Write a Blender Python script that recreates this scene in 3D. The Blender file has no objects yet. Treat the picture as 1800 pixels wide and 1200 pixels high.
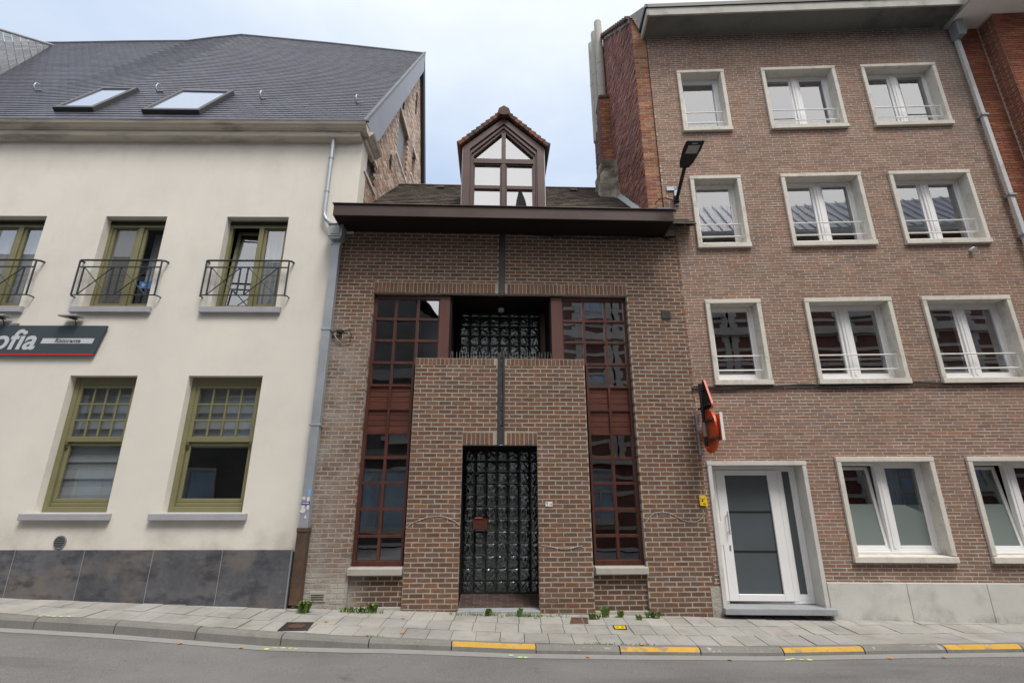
import bpy, math, random
from mathutils import Vector, noise
rnd = random.Random(7)
S = bpy.context.scene
COL = S.collection
R = math.radians

# ------------------------------------------------------------------ mesh builder
class MB:
    def __init__(self):
        self.v = []; self.f = []; self.mi = []; self.c = []; self.s = []
    def face(self, pts, m=0, col=None, smooth=False):
        n = len(self.v); self.v += [tuple(p) for p in pts]
        self.f.append(tuple(range(n, n + len(pts)))); self.mi.append(m); self.c.append(col); self.s.append(smooth)
    def poly(self, vs, fs, m=0, col=None, smooth=False):
        n = len(self.v); self.v += [tuple(p) for p in vs]
        for f in fs:
            self.f.append(tuple(n + i for i in f)); self.mi.append(m); self.c.append(col); self.s.append(smooth)
    def box(self, x0, x1, y0, y1, z0, z1, m=0, col=None):
        vs = [(x0,y0,z0),(x1,y0,z0),(x1,y1,z0),(x0,y1,z0),(x0,y0,z1),(x1,y0,z1),(x1,y1,z1),(x0,y1,z1)]
        self.poly(vs, [(0,3,2,1),(4,5,6,7),(0,1,5,4),(1,2,6,5),(2,3,7,6),(3,0,4,7)], m, col)
    def prism(self, prof, y0, y1, axis='y', m=0, col=None):
        """profile polygon extruded along an axis: axis y -> prof in (x,z); axis x -> prof in (y,z); axis z -> prof in (x,y)"""
        def p(a, b, t):
            return (a, t, b) if axis == 'y' else ((t, a, b) if axis == 'x' else (a, b, t))
        n = len(prof)
        vs = [p(a, b, y0) for a, b in prof] + [p(a, b, y1) for a, b in prof]
        fs = [tuple(range(n)), tuple(range(2*n-1, n-1, -1))] + [(i, n+i, n+(i+1)%n, (i+1)%n) for i in range(n)]
        self.poly(vs, fs, m, col)
    def tube(self, pts, r, n=8, m=0, col=None, cap=True, r2=None):
        pts = [Vector(p) for p in pts]; rings = []; up = None
        for i, p in enumerate(pts):
            t = (pts[min(i+1, len(pts)-1)] - pts[max(i-1, 0)]).normalized()
            if up is None:
                up = Vector((0,0,1)) if abs(t.z) < .9 else Vector((0,1,0))
            a = t.cross(up).normalized(); up = a.cross(t).normalized()
            rr = r if r2 is None else r + (r2-r)*i/max(1, len(pts)-1)
            rings.append([p + (a*math.cos(2*math.pi*k/n) + up*math.sin(2*math.pi*k/n))*rr for k in range(n)])
        vs = [q for rg in rings for q in rg]
        fs = [(i*n+k, i*n+(k+1)%n, (i+1)*n+(k+1)%n, (i+1)*n+k) for i in range(len(pts)-1) for k in range(n)]
        self.poly(vs, fs, m, col, smooth=n > 4)
        if cap:
            self.face(list(reversed(rings[0])), m, col); self.face(rings[-1], m, col)
    def disc(self, c, r, axis='y', t=.01, n=24, m=0, rz=None):
        rz = rz or r
        self.prism([(c[0]+r*math.cos(2*math.pi*k/n), c[2]+rz*math.sin(2*math.pi*k/n)) for k in range(n)] if axis == 'y'
                   else [(c[1]+r*math.cos(2*math.pi*k/n), c[2]+rz*math.sin(2*math.pi*k/n)) for k in range(n)],
                   (c[1] if axis == 'y' else c[0]), (c[1] if axis == 'y' else c[0])+t, axis, m)
    def wall(self, x0, x1, z0, z1, y, holes=(), depth=0, m=0, mr=None):
        xs = sorted({x0, x1} | {min(max(h[i], x0), x1) for h in holes for i in (0, 1)})
        zs = sorted({z0, z1} | {min(max(h[i], z0), z1) for h in holes for i in (2, 3)})
        inh = lambda x, z: any(h[0] < x < h[1] and h[2] < z < h[3] for h in holes)
        mr = m if mr is None else mr
        for i in range(len(xs)-1):
            for j in range(len(zs)-1):
                a, b, c, d = xs[i], xs[i+1], zs[j], zs[j+1]; xm, zm = (a+b)/2, (c+d)/2
                if not inh(xm, zm):
                    self.face([(a,y,c),(b,y,c),(b,y,d),(a,y,d)], m)
                elif depth:
                    e = .01
                    if i == 0 or not inh(xs[i]-e, zm): self.face([(a,y,c),(a,y,d),(a,y+depth,d),(a,y+depth,c)], mr)
                    if not inh(b+e, zm): self.face([(b,y,d),(b,y,c),(b,y+depth,c),(b,y+depth,d)], mr)
                    if not inh(xm, c-e): self.face([(a,y,c),(a,y+depth,c),(b,y+depth,c),(b,y,c)], mr)
                    if not inh(xm, d+e): self.face([(a,y,d),(b,y,d),(b,y+depth,d),(a,y+depth,d)], mr)
    def brick(self, a, b, c, d, y, depth, col, m=0, bev=.004, j=.0025):
        J = lambda: rnd.uniform(-j, j)
        o = [(a+J(),c+J()),(b+J(),c+J()),(b+J(),d+J()),(a+J(),d+J())]
        yy = y + J()*.6
        if bev:
            vs = [(p[0], yy+bev, p[1]) for p in o] + \
                 [(o[0][0]+bev,yy+J()*.5,o[0][1]+bev),(o[1][0]-bev,yy+J()*.5,o[1][1]+bev),(o[2][0]-bev,yy+J()*.5,o[2][1]-bev),(o[3][0]+bev,yy+J()*.5,o[3][1]-bev)] + \
                 [(p[0], y+depth, p[1]) for p in o]
            self.poly(vs, [(4,5,6,7),(0,1,5,4),(1,2,6,5),(2,3,7,6),(3,0,4,7),(0,8,9,1),(1,9,10,2),(2,10,11,3),(3,11,8,0)], m, col)
        else:
            vs = [(p[0], yy, p[1]) for p in o] + [(p[0], y+depth, p[1]) for p in o]
            self.poly(vs, [(0,1,2,3),(0,4,5,1),(1,5,6,2),(2,6,7,3),(3,7,4,0)], m, col)
    def bricks(self, x0, x1, z0, z1, holes, L, H, jt, y=0, depth=.1, pal=None, wild=0, bev=.004, m=0, jog=0):
        n = int((z1-z0)/H)+1
        for i in range(n):
            c, d = z0+i*H+jt/2, min(z0+(i+1)*H-jt/2, z1)
            if d-c < .015: continue
            iv = [(x0, x1)]; extra = []
            for h in holes:
                if h[2]+.003 < d and h[3]-.003 > c:
                    if h[3]+.012 < d: extra.append((max(h[0],x0), min(h[1],x1), h[3]+.004, d))
                    if h[2]-.012 > c: extra.append((max(h[0],x0), min(h[1],x1), c, h[2]-.004))
                    nv = []
                    for a, b in iv:
                        if h[1] <= a or h[0] >= b: nv.append((a, b)); continue
                        if h[0] > a: nv.append((a, h[0]))
                        if h[1] < b: nv.append((h[1], b))
                    iv = nv
            off = (i % 2)*L/2 + (rnd.choice((0, L*.25, -L*.25)) if wild else 0)
            x = x0 - L*1.5 + off + (rnd.uniform(-.03,.03) if jog else 0)
            xs = []
            while x < x1+L:
                l = L
                if wild and rnd.random() < wild: l = L*.5
                xs.append((x+jt/2, x+l-jt/2)); x += l
            ex2 = []
            for e in extra:      # leftover slivers above or below an opening, minus the other openings
                seg = [(e[0], e[1])]
                for h in holes:
                    if h[2]+.003 < e[3] and h[3]-.003 > e[2]:
                        seg = [t for a, b in seg for t in ([(a, b)] if h[1] <= a or h[0] >= b else [(a, h[0]), (h[1], b)]) if t[1]-t[0] > .01]
                ex2 += [(a, b, e[2], e[3]) for a, b in seg]
            for a0, b0 in xs:
                for a, b, cc, dd in [(a, b, c, d) for a, b in iv] + ex2:
                    p, q = max(a0, a), min(b0, b)
                    if q-p > .03 and dd-cc > .008:
                        self.brick(p, q, cc, dd, y, depth, pick(pal), m, bev if dd-cc > .03 else 0)
    def build(self, name, mats, parent=None, bevel=0, seg=1, autosmooth=False):
        me = bpy.data.meshes.new(name); me.from_pydata(self.v, [], self.f)
        if not isinstance(mats, (list, tuple)): mats = [mats]
        for m in mats: me.materials.append(m)
        me.polygons.foreach_set('material_index', self.mi)
        me.polygons.foreach_set('use_smooth', self.s)
        if any(c is not None for c in self.c):
            at = me.color_attributes.new('tint', 'FLOAT_COLOR', 'CORNER')
            buf = []
            for f, c in zip(self.f, self.c):
                c = c or (.5, .5, .5)
                buf += [c[0], c[1], c[2], 1]*len(f)
            at.data.foreach_set('color', buf)
        me.update()
        o = bpy.data.objects.new(name, me); COL.objects.link(o)
        if parent is not None: o.parent = parent
        if bevel:
            b = o.modifiers.new('Bevel', 'BEVEL'); b.width = bevel; b.segments = seg; b.limit_method = 'ANGLE'; b.angle_limit = R(40)
        return o

def pick(pal):
    c = rnd.choice(pal); k = rnd.uniform(.86, 1.14)
    return (c[0]*k*rnd.uniform(.95,1.05), c[1]*k, c[2]*k*rnd.uniform(.95,1.05))

def thing(name, label, cat, loc=(0,0,0), rz=0, group=None):
    o = bpy.data.objects.new(name, None); COL.objects.link(o)
    o.location = loc; o.rotation_euler = (0,0,rz); o.empty_display_size = .2
    o['label'] = label; o['category'] = cat
    if group: o['group'] = group
    return o
def tag(o, label, cat, group=None):
    o['label'] = label; o['category'] = cat
    if group: o['group'] = group
    return o
def struct(o): o['kind'] = 'structure'; return o
def text(name, s, mat, parent, loc, size, shear=0, bold=0, align='LEFT', extrude=.001, rot=(math.pi/2,0,0), space=1):
    cu = bpy.data.curves.new(name, 'FONT'); cu.body = s; cu.size = size; cu.shear = shear; cu.offset = bold
    cu.extrude = extrude; cu.align_x = align; cu.space_character = space
    cu.materials.append(mat)
    t = bpy.data.objects.new(name+'_curve', cu); COL.objects.link(t)
    me = bpy.data.meshes.new_from_object(t.evaluated_get(bpy.context.evaluated_depsgraph_get()))
    bpy.data.objects.remove(t); bpy.data.curves.remove(cu)
    o = bpy.data.objects.new(name, me); COL.objects.link(o); o.parent = parent; o.location = loc; o.rotation_euler = rot
    if not me.materials: me.materials.append(mat)
    return o

# ------------------------------------------------------------------ materials
def mat(name, base=(.5,.5,.5), rough=.7, spec=.3, metal=0, vc=0, var=0, vscale=3., fine=0, fscale=60., bump=0, bscale=40., bdist=.01,
        stain=None, coat=0, aniso=None):
    """procedural surface: base colour (or the mesh's per-piece tint when vc), slow and fine noise variation, noise bump, optional stain (colour, scale, lo, hi, amount)"""
    m = bpy.data.materials.new(name); m.use_nodes = True; nt = m.node_tree; N = nt.nodes; L = nt.links
    b = N['Principled BSDF']; b.inputs['Roughness'].default_value = rough; b.inputs['Specular IOR Level'].default_value = spec
    b.inputs['Metallic'].default_value = metal; b.inputs['Coat Weight'].default_value = coat
    tc = N.new('ShaderNodeTexCoord'); co = tc.outputs['Object']
    if aniso:
        mp = N.new('ShaderNodeMapping'); mp.inputs['Scale'].default_value = aniso; L.new(co, mp.inputs['Vector']); co = mp.outputs['Vector']
    if vc:
        a = N.new('ShaderNodeAttribute'); a.attribute_name = 'tint'; c = a.outputs['Color']
    else:
        r = N.new('ShaderNodeRGB'); r.outputs[0].default_value = (*base, 1); c = r.outputs[0]
    def noise_(scale, det=5., rgh=.6, stretch=None):
        src = co
        if stretch:
            mp_ = N.new('ShaderNodeMapping'); mp_.inputs['Scale'].default_value = stretch; L.new(tc.outputs['Object'], mp_.inputs['Vector']); src = mp_.outputs['Vector']
        n = N.new('ShaderNodeTexNoise'); n.inputs['Scale'].default_value = scale; n.inputs['Detail'].default_value = det
        n.inputs['Roughness'].default_value = rgh; L.new(src, n.inputs['Vector']); return n.outputs['Fac']
    def mul(c, fac, amt):
        mr = N.new('ShaderNodeMapRange'); mr.inputs['From Min'].default_value = .25; mr.inputs['From Max'].default_value = .75
        mr.inputs['To Min'].default_value = 1-amt; mr.inputs['To Max'].default_value = 1+amt; L.new(fac, mr.inputs['Value'])
        v = N.new('ShaderNodeVectorMath'); v.operation = 'SCALE'; L.new(c, v.inputs[0]); L.new(mr.outputs[0], v.inputs['Scale'])
        return v.outputs['Vector']
    if var: c = mul(c, noise_(vscale), var)
    if fine: c = mul(c, noise_(fscale, 3, .7), fine)
    for st in (stain or []):
        col, sc, lo, hi, amt = st[:5]
        f = noise_(sc, 6, .65, st[6] if len(st) > 6 else None)
        mr = N.new('ShaderNodeMapRange'); mr.inputs['From Min'].default_value = lo; mr.inputs['From Max'].default_value = hi
        mr.inputs['To Max'].default_value = amt; L.new(f, mr.inputs['Value']); fac = mr.outputs[0]
        if len(st) > 5 and st[5]:   # limited to a zone of the object: (axis, from, to) ramps 0->1, may repeat
            for ax, p, q in st[5]:
                sx = N.new('ShaderNodeSeparateXYZ'); L.new(tc.outputs['Object'], sx.inputs[0])
                z = N.new('ShaderNodeMapRange'); z.inputs['From Min'].default_value = p; z.inputs['From Max'].default_value = q
                L.new(sx.outputs[ax], z.inputs['Value'])
                mm = N.new('ShaderNodeMath'); mm.operation = 'MULTIPLY'; L.new(fac, mm.inputs[0]); L.new(z.outputs[0], mm.inputs[1]); fac = mm.outputs[0]
        mx = N.new('ShaderNodeMix'); mx.data_type = 'RGBA'; L.new(fac, mx.inputs['Factor']); L.new(c, mx.inputs['A']); mx.inputs['B'].default_value = (*col, 1)
        c = mx.outputs['Result']
    L.new(c, b.inputs['Base Color'])
    if bump:
        bp = N.new('ShaderNodeBump'); bp.inputs['Strength'].default_value = bump; bp.inputs['Distance'].default_value = bdist
        L.new(noise_(bscale, 6, .65), bp.inputs['Height']); L.new(bp.outputs['Normal'], b.inputs['Normal'])
    return m

def glass(name, refl=.35, tint=(.75,.8,.8), wob=.03, wscale=1.5, rough=.0, body=None, trans=1.):
    """window glass: mirror reflection over a see-through (tinted) body"""
    m = bpy.data.materials.new(name); m.use_nodes = True; nt = m.node_tree; N = nt.nodes; L = nt.links
    N.remove(N['Principled BSDF']); out = N['Material Output']
    g = N.new('ShaderNodeBsdfGlossy'); g.inputs['Roughness'].default_value = rough; g.inputs['Color'].default_value = (.93,.95,1,1)
    t = N.new('ShaderNodeBsdfTransparent'); t.inputs['Color'].default_value = (*tint, 1); body_s = t.outputs[0]
    if body:
        d = N.new('ShaderNodeBsdfDiffuse'); d.inputs['Color'].default_value = (*body, 1)
        mx = N.new('ShaderNodeMixShader'); mx.inputs[0].default_value = 1-trans; L.new(t.outputs[0], mx.inputs[1]); L.new(d.outputs[0], mx.inputs[2]); body_s = mx.outputs[0]
    lw = N.new('ShaderNodeLayerWeight'); lw.inputs['Blend'].default_value = .5
    fr = N.new('ShaderNodeMath'); fr.operation = 'POWER'; fr.inputs[1].default_value = 4; L.new(lw.outputs['Facing'], fr.inputs[0])
    mr = N.new('ShaderNodeMapRange'); mr.inputs['To Min'].default_value = refl; mr.inputs['To Max'].default_value = 1.
    L.new(fr.outputs[0], mr.inputs['Value'])
    mix = N.new('ShaderNodeMixShader'); L.new(mr.outputs[0], mix.inputs[0]); L.new(body_s, mix.inputs[1]); L.new(g.outputs[0], mix.inputs[2])
    L.new(mix.outputs[0], out.inputs['Surface'])
    if wob:
        tc = N.new('ShaderNodeTexCoord'); n = N.new('ShaderNodeTexNoise'); n.inputs['Scale'].default_value = wscale; n.inputs['Detail'].default_value = 1
        bp = N.new('ShaderNodeBump'); bp.inputs['Strength'].default_value = wob; bp.inputs['Distance'].default_value = .1
        L.new(tc.outputs['Object'], n.inputs['Vector']); L.new(n.outputs['Fac'], bp.inputs['Height']); L.new(bp.outputs['Normal'], g.inputs['Normal'])
    return m

PAL_B = [(0.165, 0.093, 0.063), (0.172, 0.094, 0.063), (0.149, 0.087, 0.062), (0.182, 0.098, 0.064), (0.158, 0.094, 0.069), (0.144, 0.085, 0.063), (0.198, 0.103, 0.061), (0.163, 0.1, 0.073)]
PAL_R = [(0.272, 0.164, 0.12), (0.28, 0.166, 0.118), (0.26, 0.164, 0.125), (0.244, 0.156, 0.118), (0.296, 0.164, 0.112), (0.266, 0.172, 0.13), (0.269, 0.164, 0.122), (0.264, 0.164, 0.122)]
PAL_O = [(0.317, 0.138, 0.072), (0.37, 0.173, 0.088), (0.282, 0.112, 0.066), (0.352, 0.194, 0.11), (0.238, 0.102, 0.072)]
PAL_Q = [(0.264, 0.1, 0.061), (0.299, 0.11, 0.064), (0.229, 0.084, 0.055), (0.282, 0.126, 0.077)]
PAL_G = [(.52,.40,.33),(.45,.33,.26),(.56,.45,.38),(.42,.30,.24),(.60,.52,.45)]
WHITE_ST = (.42,.40,.37)
M = {}
M['brick_b'] = mat('brown_brick', vc=1, rough=.9, spec=.15, var=.18, vscale=9, fine=.22, fscale=55, bump=.9, bscale=45, bdist=.012,
    stain=[((.36,.34,.32), 2.6, .34, .62, .75, [('X',-1.9,-2.75),('Z',5.0,4.2)]), ((.46,.45,.42), 3.2, .33, .56, .9, [('Z',.85,.3),('X',-1.9,-2.3)]), ((.05,.045,.04), 1.6, .45, .7, .55, [('Z',.35,.0)]),
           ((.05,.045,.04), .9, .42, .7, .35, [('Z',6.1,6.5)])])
M['mortar_b'] = mat('pale_mortar', (.345,.315,.272), rough=.95, spec=.1, var=.2, vscale=6, fine=.15, bump=.6, bscale=80,
    stain=[((.06,.055,.045), 1.6, .45, .7, .6, [('Z',.35,.0)])])
M['brick_r'] = mat('rose_brown_brick', vc=1, rough=.88, spec=.2, var=.10, vscale=3, fine=.16, fscale=60, bump=.6, bscale=60, bdist=.008,
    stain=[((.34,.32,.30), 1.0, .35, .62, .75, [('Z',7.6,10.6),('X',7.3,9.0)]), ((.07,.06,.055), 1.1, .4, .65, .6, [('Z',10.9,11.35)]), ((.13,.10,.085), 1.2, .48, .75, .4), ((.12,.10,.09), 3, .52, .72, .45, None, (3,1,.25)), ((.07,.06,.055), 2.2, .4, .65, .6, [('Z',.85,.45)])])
M['mortar_r'] = mat('warm_mortar', (.50,.45,.40), rough=.95, spec=.1, var=.2, vscale=5, bump=.5, bscale=80, stain=[((.12,.10,.09), 1.4, .45, .75, .4)])
M['brick_o'] = mat('orange_brick', vc=1, rough=.9, spec=.15, var=.2, vscale=3, fine=.2, bump=.5, bscale=50, stain=[((.06,.045,.04), 1.3, .5, .75, .6)])
M['brick_d'] = mat('dark_red_brick', vc=1, rough=.95, spec=.1, var=.35, vscale=1.2, fine=.25, fscale=30, bump=1, bscale=30, bdist=.02, stain=[((.20,.15,.15), 1.5, .42, .7, .6)])
M['mortar_o'] = mat('grey_mortar', (.33,.29,.25), rough=.95, spec=.1, var=.2, bump=.4)
M['mortar_d'] = mat('dull_mortar', (.20,.13,.115), rough=.95, spec=.1, var=.3, bump=.4)
M['brick_q'] = mat('red_brick', vc=1, rough=.85, spec=.2, var=.15, vscale=3, fine=.15, bump=.5, bscale=60)
M['brick_g'] = mat('old_pale_brick', vc=1, rough=.95, spec=.1, var=.3, vscale=1.5, fine=.3, bump=1, bscale=25, bdist=.02)
M['mortar_g'] = mat('lime_mortar', (.66,.61,.55), rough=.95, spec=.1, var=.2, bump=.6)
M['stucco'] = mat('cream_render', (.722,.692,.635), rough=.95, spec=.1, var=.05, vscale=.7, fine=.07, fscale=70, bump=.5, bscale=90, bdist=.008,
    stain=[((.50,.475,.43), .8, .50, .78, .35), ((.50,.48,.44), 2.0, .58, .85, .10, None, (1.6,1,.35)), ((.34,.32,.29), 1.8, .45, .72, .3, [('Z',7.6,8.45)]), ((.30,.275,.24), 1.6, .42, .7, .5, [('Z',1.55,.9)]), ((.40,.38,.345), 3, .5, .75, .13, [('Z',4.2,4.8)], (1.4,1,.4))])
M['cornice'] = mat('weathered_cornice', (.56,.51,.44), rough=.8, spec=.2, var=.12, vscale=4, aniso=(.35,1,3), bump=.3, bscale=20,
    stain=[((.17,.15,.13), 2.2, .50, .66, .6)])
M['plinth_l'] = mat('blue_slate_slab', vc=1, rough=.5, spec=.35, var=.28, vscale=2.2, fine=.18, fscale=18, bump=.15, bscale=6,
    stain=[((.175,.155,.14), 1.3, .47, .62, .75), ((.045,.048,.060), 1.9, .50, .62, .8, None, (1,1,1.8)), ((.21,.205,.20), 5, .60, .66, .3, None, (1,1,2.2))])
M['slate'] = mat('roof_slate', vc=1, rough=.42, spec=.5, var=.2, vscale=1.1, fine=.1, fscale=20, bump=.25, bscale=14)
M['slate_pale'] = mat('grey_slate', vc=1, rough=.55, spec=.4, var=.12, vscale=2, bump=.2, bscale=12)
M['tile_b'] = mat('mossy_roof_tile', vc=1, rough=.9, spec=.15, var=.3, vscale=6, fine=.25, bump=.8, bscale=25,
    stain=[((.072,.058,.030), 6, .54, .64, .6, [('Z',8.2,7.4)]), ((.17,.11,.035), 16, .60, .68, .7, [('Z',8.4,7.5)])])
M['tile_d'] = mat('clay_tile', vc=1, rough=.85, spec=.2, var=.25, vscale=8, fine=.2, bump=.4, bscale=40)
M['zinc'] = mat('zinc_sheet', (.36,.39,.43), rough=.42, spec=.5, metal=.35, var=.12, vscale=4, bump=.1, bscale=8)
M['pipe_pale'] = mat('pale_painted_pipe', (.52,.52,.52), rough=.5, var=.1, stain=[((.25,.22,.2), 3, .55, .7, .5)])
M['zinc_dull'] = mat('dull_zinc', (.30,.32,.34), rough=.5, spec=.5, metal=.3, var=.15, vscale=5)
M['lead'] = mat('lead_sheet', (.12,.13,.145), rough=.5, spec=.4, metal=.3, var=.25, vscale=5, bump=.5, bscale=9)
M['rust'] = mat('rusty_pipe', (.085,.055,.04), rough=.6, spec=.3, var=.3, vscale=6, stain=[((.16,.085,.045), 3, .45, .65, .8, [('Z',.9,.3)])])
M['bargeboard'] = mat('pale_barge_board', (.29,.31,.36), rough=.6, var=.08, vscale=2)
M['black'] = mat('black_trim', (.018,.018,.02), rough=.6, spec=.3)
M['fascia_b'] = mat('dark_brown_gutter_metal', (.062,.042,.038), rough=.4, spec=.4, metal=.2, var=.25, vscale=2, aniso=(.5,1,1), stain=[((.17,.085,.06), 5, .56, .70, .5), ((.03,.025,.024), 2.5, .5, .7, .6)])
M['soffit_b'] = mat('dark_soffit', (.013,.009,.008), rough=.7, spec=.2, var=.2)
M['copper'] = mat('brown_copper', (.088,.056,.052), rough=.38, spec=.45, metal=.25, var=.18, vscale=2, bump=.12, bscale=5, aniso=(.5,1,1),
    stain=[((.22,.10,.06), 5, .58, .70, .55), ((.05,.04,.04), 2.5, .5, .7, .5)])
M['wood_red'] = mat('red_brown_wood', (.080,.027,.019), rough=.38, spec=.45, var=.35, vscale=6, fine=.2, fscale=30, aniso=(1,1,.15), coat=.15)
M['wood_post'] = mat('faded_wood_post', (.110,.048,.040), rough=.55, spec=.3, var=.15, vscale=5, aniso=(1,1,.1))
M['panel'] = mat('wood_panel', (.098,.034,.023), rough=.42, spec=.35, var=.42, vscale=7, fine=.2, fscale=25, aniso=(.15,1,1))
M['olive'] = mat('olive_paint', (.195,.186,.098), rough=.45, spec=.4, var=.08, vscale=5)
M['olive_d'] = mat('dark_olive_paint', (.11,.105,.055), rough=.5, spec=.4, var=.1)
M['pvc'] = mat('white_plastic_frame', (.80,.80,.81), rough=.35, spec=.4, var=.03)
M['surround'] = mat('cast_stone', (.63,.60,.54), rough=.85, spec=.2, var=.08, vscale=2, fine=.06, bump=.25, bscale=60,
    stain=[((.24,.22,.19), 5, .52, .72, .45), ((.10,.09,.08), 14, .62, .72, .4)])
M['concrete'] = mat('smooth_concrete', (.56,.55,.52), rough=.85, spec=.2, var=.10, vscale=1.5, fine=.07, bump=.25, bscale=50, stain=[((.26,.25,.235), 2.2, .5, .75, .5), ((.10,.10,.09), 3, .45, .7, .6, [('Z',.15,-.08)])])
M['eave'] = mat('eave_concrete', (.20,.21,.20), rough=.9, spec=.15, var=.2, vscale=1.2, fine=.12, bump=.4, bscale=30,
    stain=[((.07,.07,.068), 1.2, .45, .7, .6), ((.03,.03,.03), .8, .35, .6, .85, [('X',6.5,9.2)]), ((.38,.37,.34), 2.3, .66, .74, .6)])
M['fascia_r'] = mat('pale_eave_edge', (.42,.41,.38), rough=.8, var=.1, stain=[((.14,.14,.13), 2, .5, .7, .6)])
M['white_soffit'] = mat('white_painted_soffit', (.86,.84,.83), rough=.7, var=.04)
M['bluestone'] = mat('bluestone', (.30,.31,.33), rough=.7, spec=.25, var=.12, vscale=4, fine=.1, bump=.2, bscale=50)
M['sill_l'] = mat('grey_sill_stone', (.36,.36,.39), rough=.7, spec=.25, var=.08, vscale=4, bump=.15, bscale=50)
M['sill_b'] = mat('concrete_sill', (.38,.365,.335), rough=.85, var=.1, vscale=4, bump=.2, bscale=60, stain=[((.18,.17,.15), 4, .5, .7, .5)])
M['iron'] = mat('dark_blue_iron', (.030,.038,.050), rough=.45, spec=.4, var=.1)
M['steel_dark'] = mat('dark_steel', (.05,.047,.046), rough=.5, spec=.35, metal=.2, var=.2, vscale=4)
M['spike'] = mat('spike_wire', (.42,.40,.37), rough=.4, metal=.6)
M['steel'] = mat('bright_steel', (.55,.56,.58), rough=.3, metal=.8)
M['white_paint'] = mat('white_paint', (.74,.73,.71), rough=.45)
M['orange'] = mat('orange_red_paint', (.62,.085,.018), rough=.42, spec=.4, var=.1, vscale=5, stain=[((.30,.04,.015), 6, .55, .7, .5)])
M['signred'] = mat('faded_red_rim', (.60,.13,.09), rough=.45)
M['sign_dark'] = mat('slate_blue_panel', (.052,.070,.085), rough=.5, spec=.35, var=.05, vscale=2)
M['sign_text'] = mat('pale_grey_letter', (.55,.57,.61), rough=.5)
M['sign_red'] = mat('red_strip', (.55,.03,.025), rough=.4)
M['sign_ink'] = mat('dark_grey_letter', (.06,.065,.07), rough=.5)
M['yellow'] = mat('yellow_plastic', (.75,.50,.02), rough=.45, var=.06)
M['ink'] = mat('black_ink', (.015,.015,.015), rough=.6)
M['blue'] = mat('blue_card', (.05,.28,.80), rough=.5, var=.05)
M['brown_plastic'] = mat('brown_plastic', (.085,.066,.060), rough=.5)
M['grey_plastic'] = mat('grey_plastic', (.22,.23,.24), rough=.5)
M['cable'] = mat('black_cable', (.02,.019,.018), rough=.6)
M['cable_w'] = mat('pale_cable', (.42,.39,.34), rough=.6)
M['rope'] = mat('silvery_cord', (.46,.465,.47), rough=.6, var=.35, vscale=60)
M['gblock'] = None
M['flue'] = mat('concrete_flue', (.40,.38,.35), rough=.9, var=.12, vscale=2, bump=.3, bscale=30)
M['cement'] = mat('rough_cement', (.33,.31,.27), rough=.95, var=.25, vscale=3, bump=1, bscale=12, bdist=.03, stain=[((.09,.085,.05), 2.5, .48, .62, .7)])
M['curtain'] = mat('grey_curtain', (.50,.50,.51), rough=.9, var=.1, aniso=(6,1,.2))
M['blind'] = mat('grey_roman_blind', (.46,.47,.49), rough=.9, var=.08, vscale=2)
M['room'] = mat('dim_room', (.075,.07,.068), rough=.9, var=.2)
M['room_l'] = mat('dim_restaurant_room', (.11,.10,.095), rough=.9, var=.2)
M['film'] = mat('frosted_film', (.17,.205,.20), rough=.35, spec=.5, var=.04, vscale=1)
M['doorglass'] = mat('frosted_door_glass', (.085,.098,.108), rough=.22, spec=.6, var=.10, vscale=1.2)
M['tilefloor'] = mat('dark_red_floor_tile', vc=1, rough=.6, spec=.3, var=.2, vscale=5, fine=.15)
M['asphalt'] = mat('asphalt', (.165,.162,.163), rough=.9, spec=.25, var=.14, vscale=.8, fine=.5, fscale=75, bump=.5, bscale=220, bdist=.004,
    stain=[((.215,.21,.205), .45, .46, .70, .6), ((.06,.058,.057), 2.2, .64, .71, .5), ((.36,.35,.34), 45, .66, .72, .5), ((.085,.083,.08), .9, .52, .66, .45, None, (.3,1.5,1)), ((.05,.048,.046), 5, .70, .73, .6)])
M['slab'] = mat('concrete_paving_slab', vc=1, rough=.9, spec=.2, var=.10, vscale=2.5, fine=.12, fscale=120, bump=.35, bscale=120, bdist=.004, stain=[((.19,.18,.155), 1.1, .48, .72, .5), ((.10,.095,.085), 9, .64, .70, .5), ((.17,.165,.14), 3, .5, .7, .4)])
M['joint'] = mat('mossy_joint', (.075,.075,.055), rough=1, var=.3, vscale=4, stain=[((.06,.085,.02), 1.5, .5, .6, .8)])
M['kerb'] = mat('kerb_stone', (.205,.20,.19), rough=.9, spec=.2, var=.15, vscale=2, fine=.3, fscale=110, bump=.8, bscale=90, bdist=.006, stain=[((.10,.10,.095), 4, .5, .7, .5)])
M['kerb_y'] = mat('yellow_painted_kerb', (.56,.33,.055), rough=.8, var=.12, vscale=8, bump=.6, bscale=90, bdist=.006, stain=[((.22,.21,.19), 6, .54, .62, .85), ((.30,.24,.12), 16, .52, .7, .6)])
M['kerb_w'] = mat('worn_white_kerb', (.205,.20,.19), rough=.9, var=.15, vscale=3, fine=.3, fscale=110, bump=.8, bscale=90, bdist=.006, stain=[((.52,.50,.48), 8, .58, .68, .7)])
M['gutter'] = mat('gutter_concrete', (.27,.267,.26), rough=.9, var=.12, vscale=2, fine=.2, fscale=120, bump=.3, bscale=100, stain=[((.17,.165,.16), 2, .5, .7, .5)])
M['castiron'] = mat('cast_iron_lid', (.045,.040,.040), rough=.6, metal=.3, var=.25, vscale=8, bump=.6, bscale=40)
M['rustiron'] = mat('rusty_cast_iron', (.12,.068,.05), rough=.7, metal=.2, var=.3, vscale=8, bump=.6, bscale=60)
M['spray'] = mat('fluorescent_spray', (.52,.72,.22), rough=.8, var=.15, vscale=20)
M['leafy'] = mat('weed_leaf', vc=1, rough=.6, spec=.3, var=.15, vscale=20)
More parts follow.
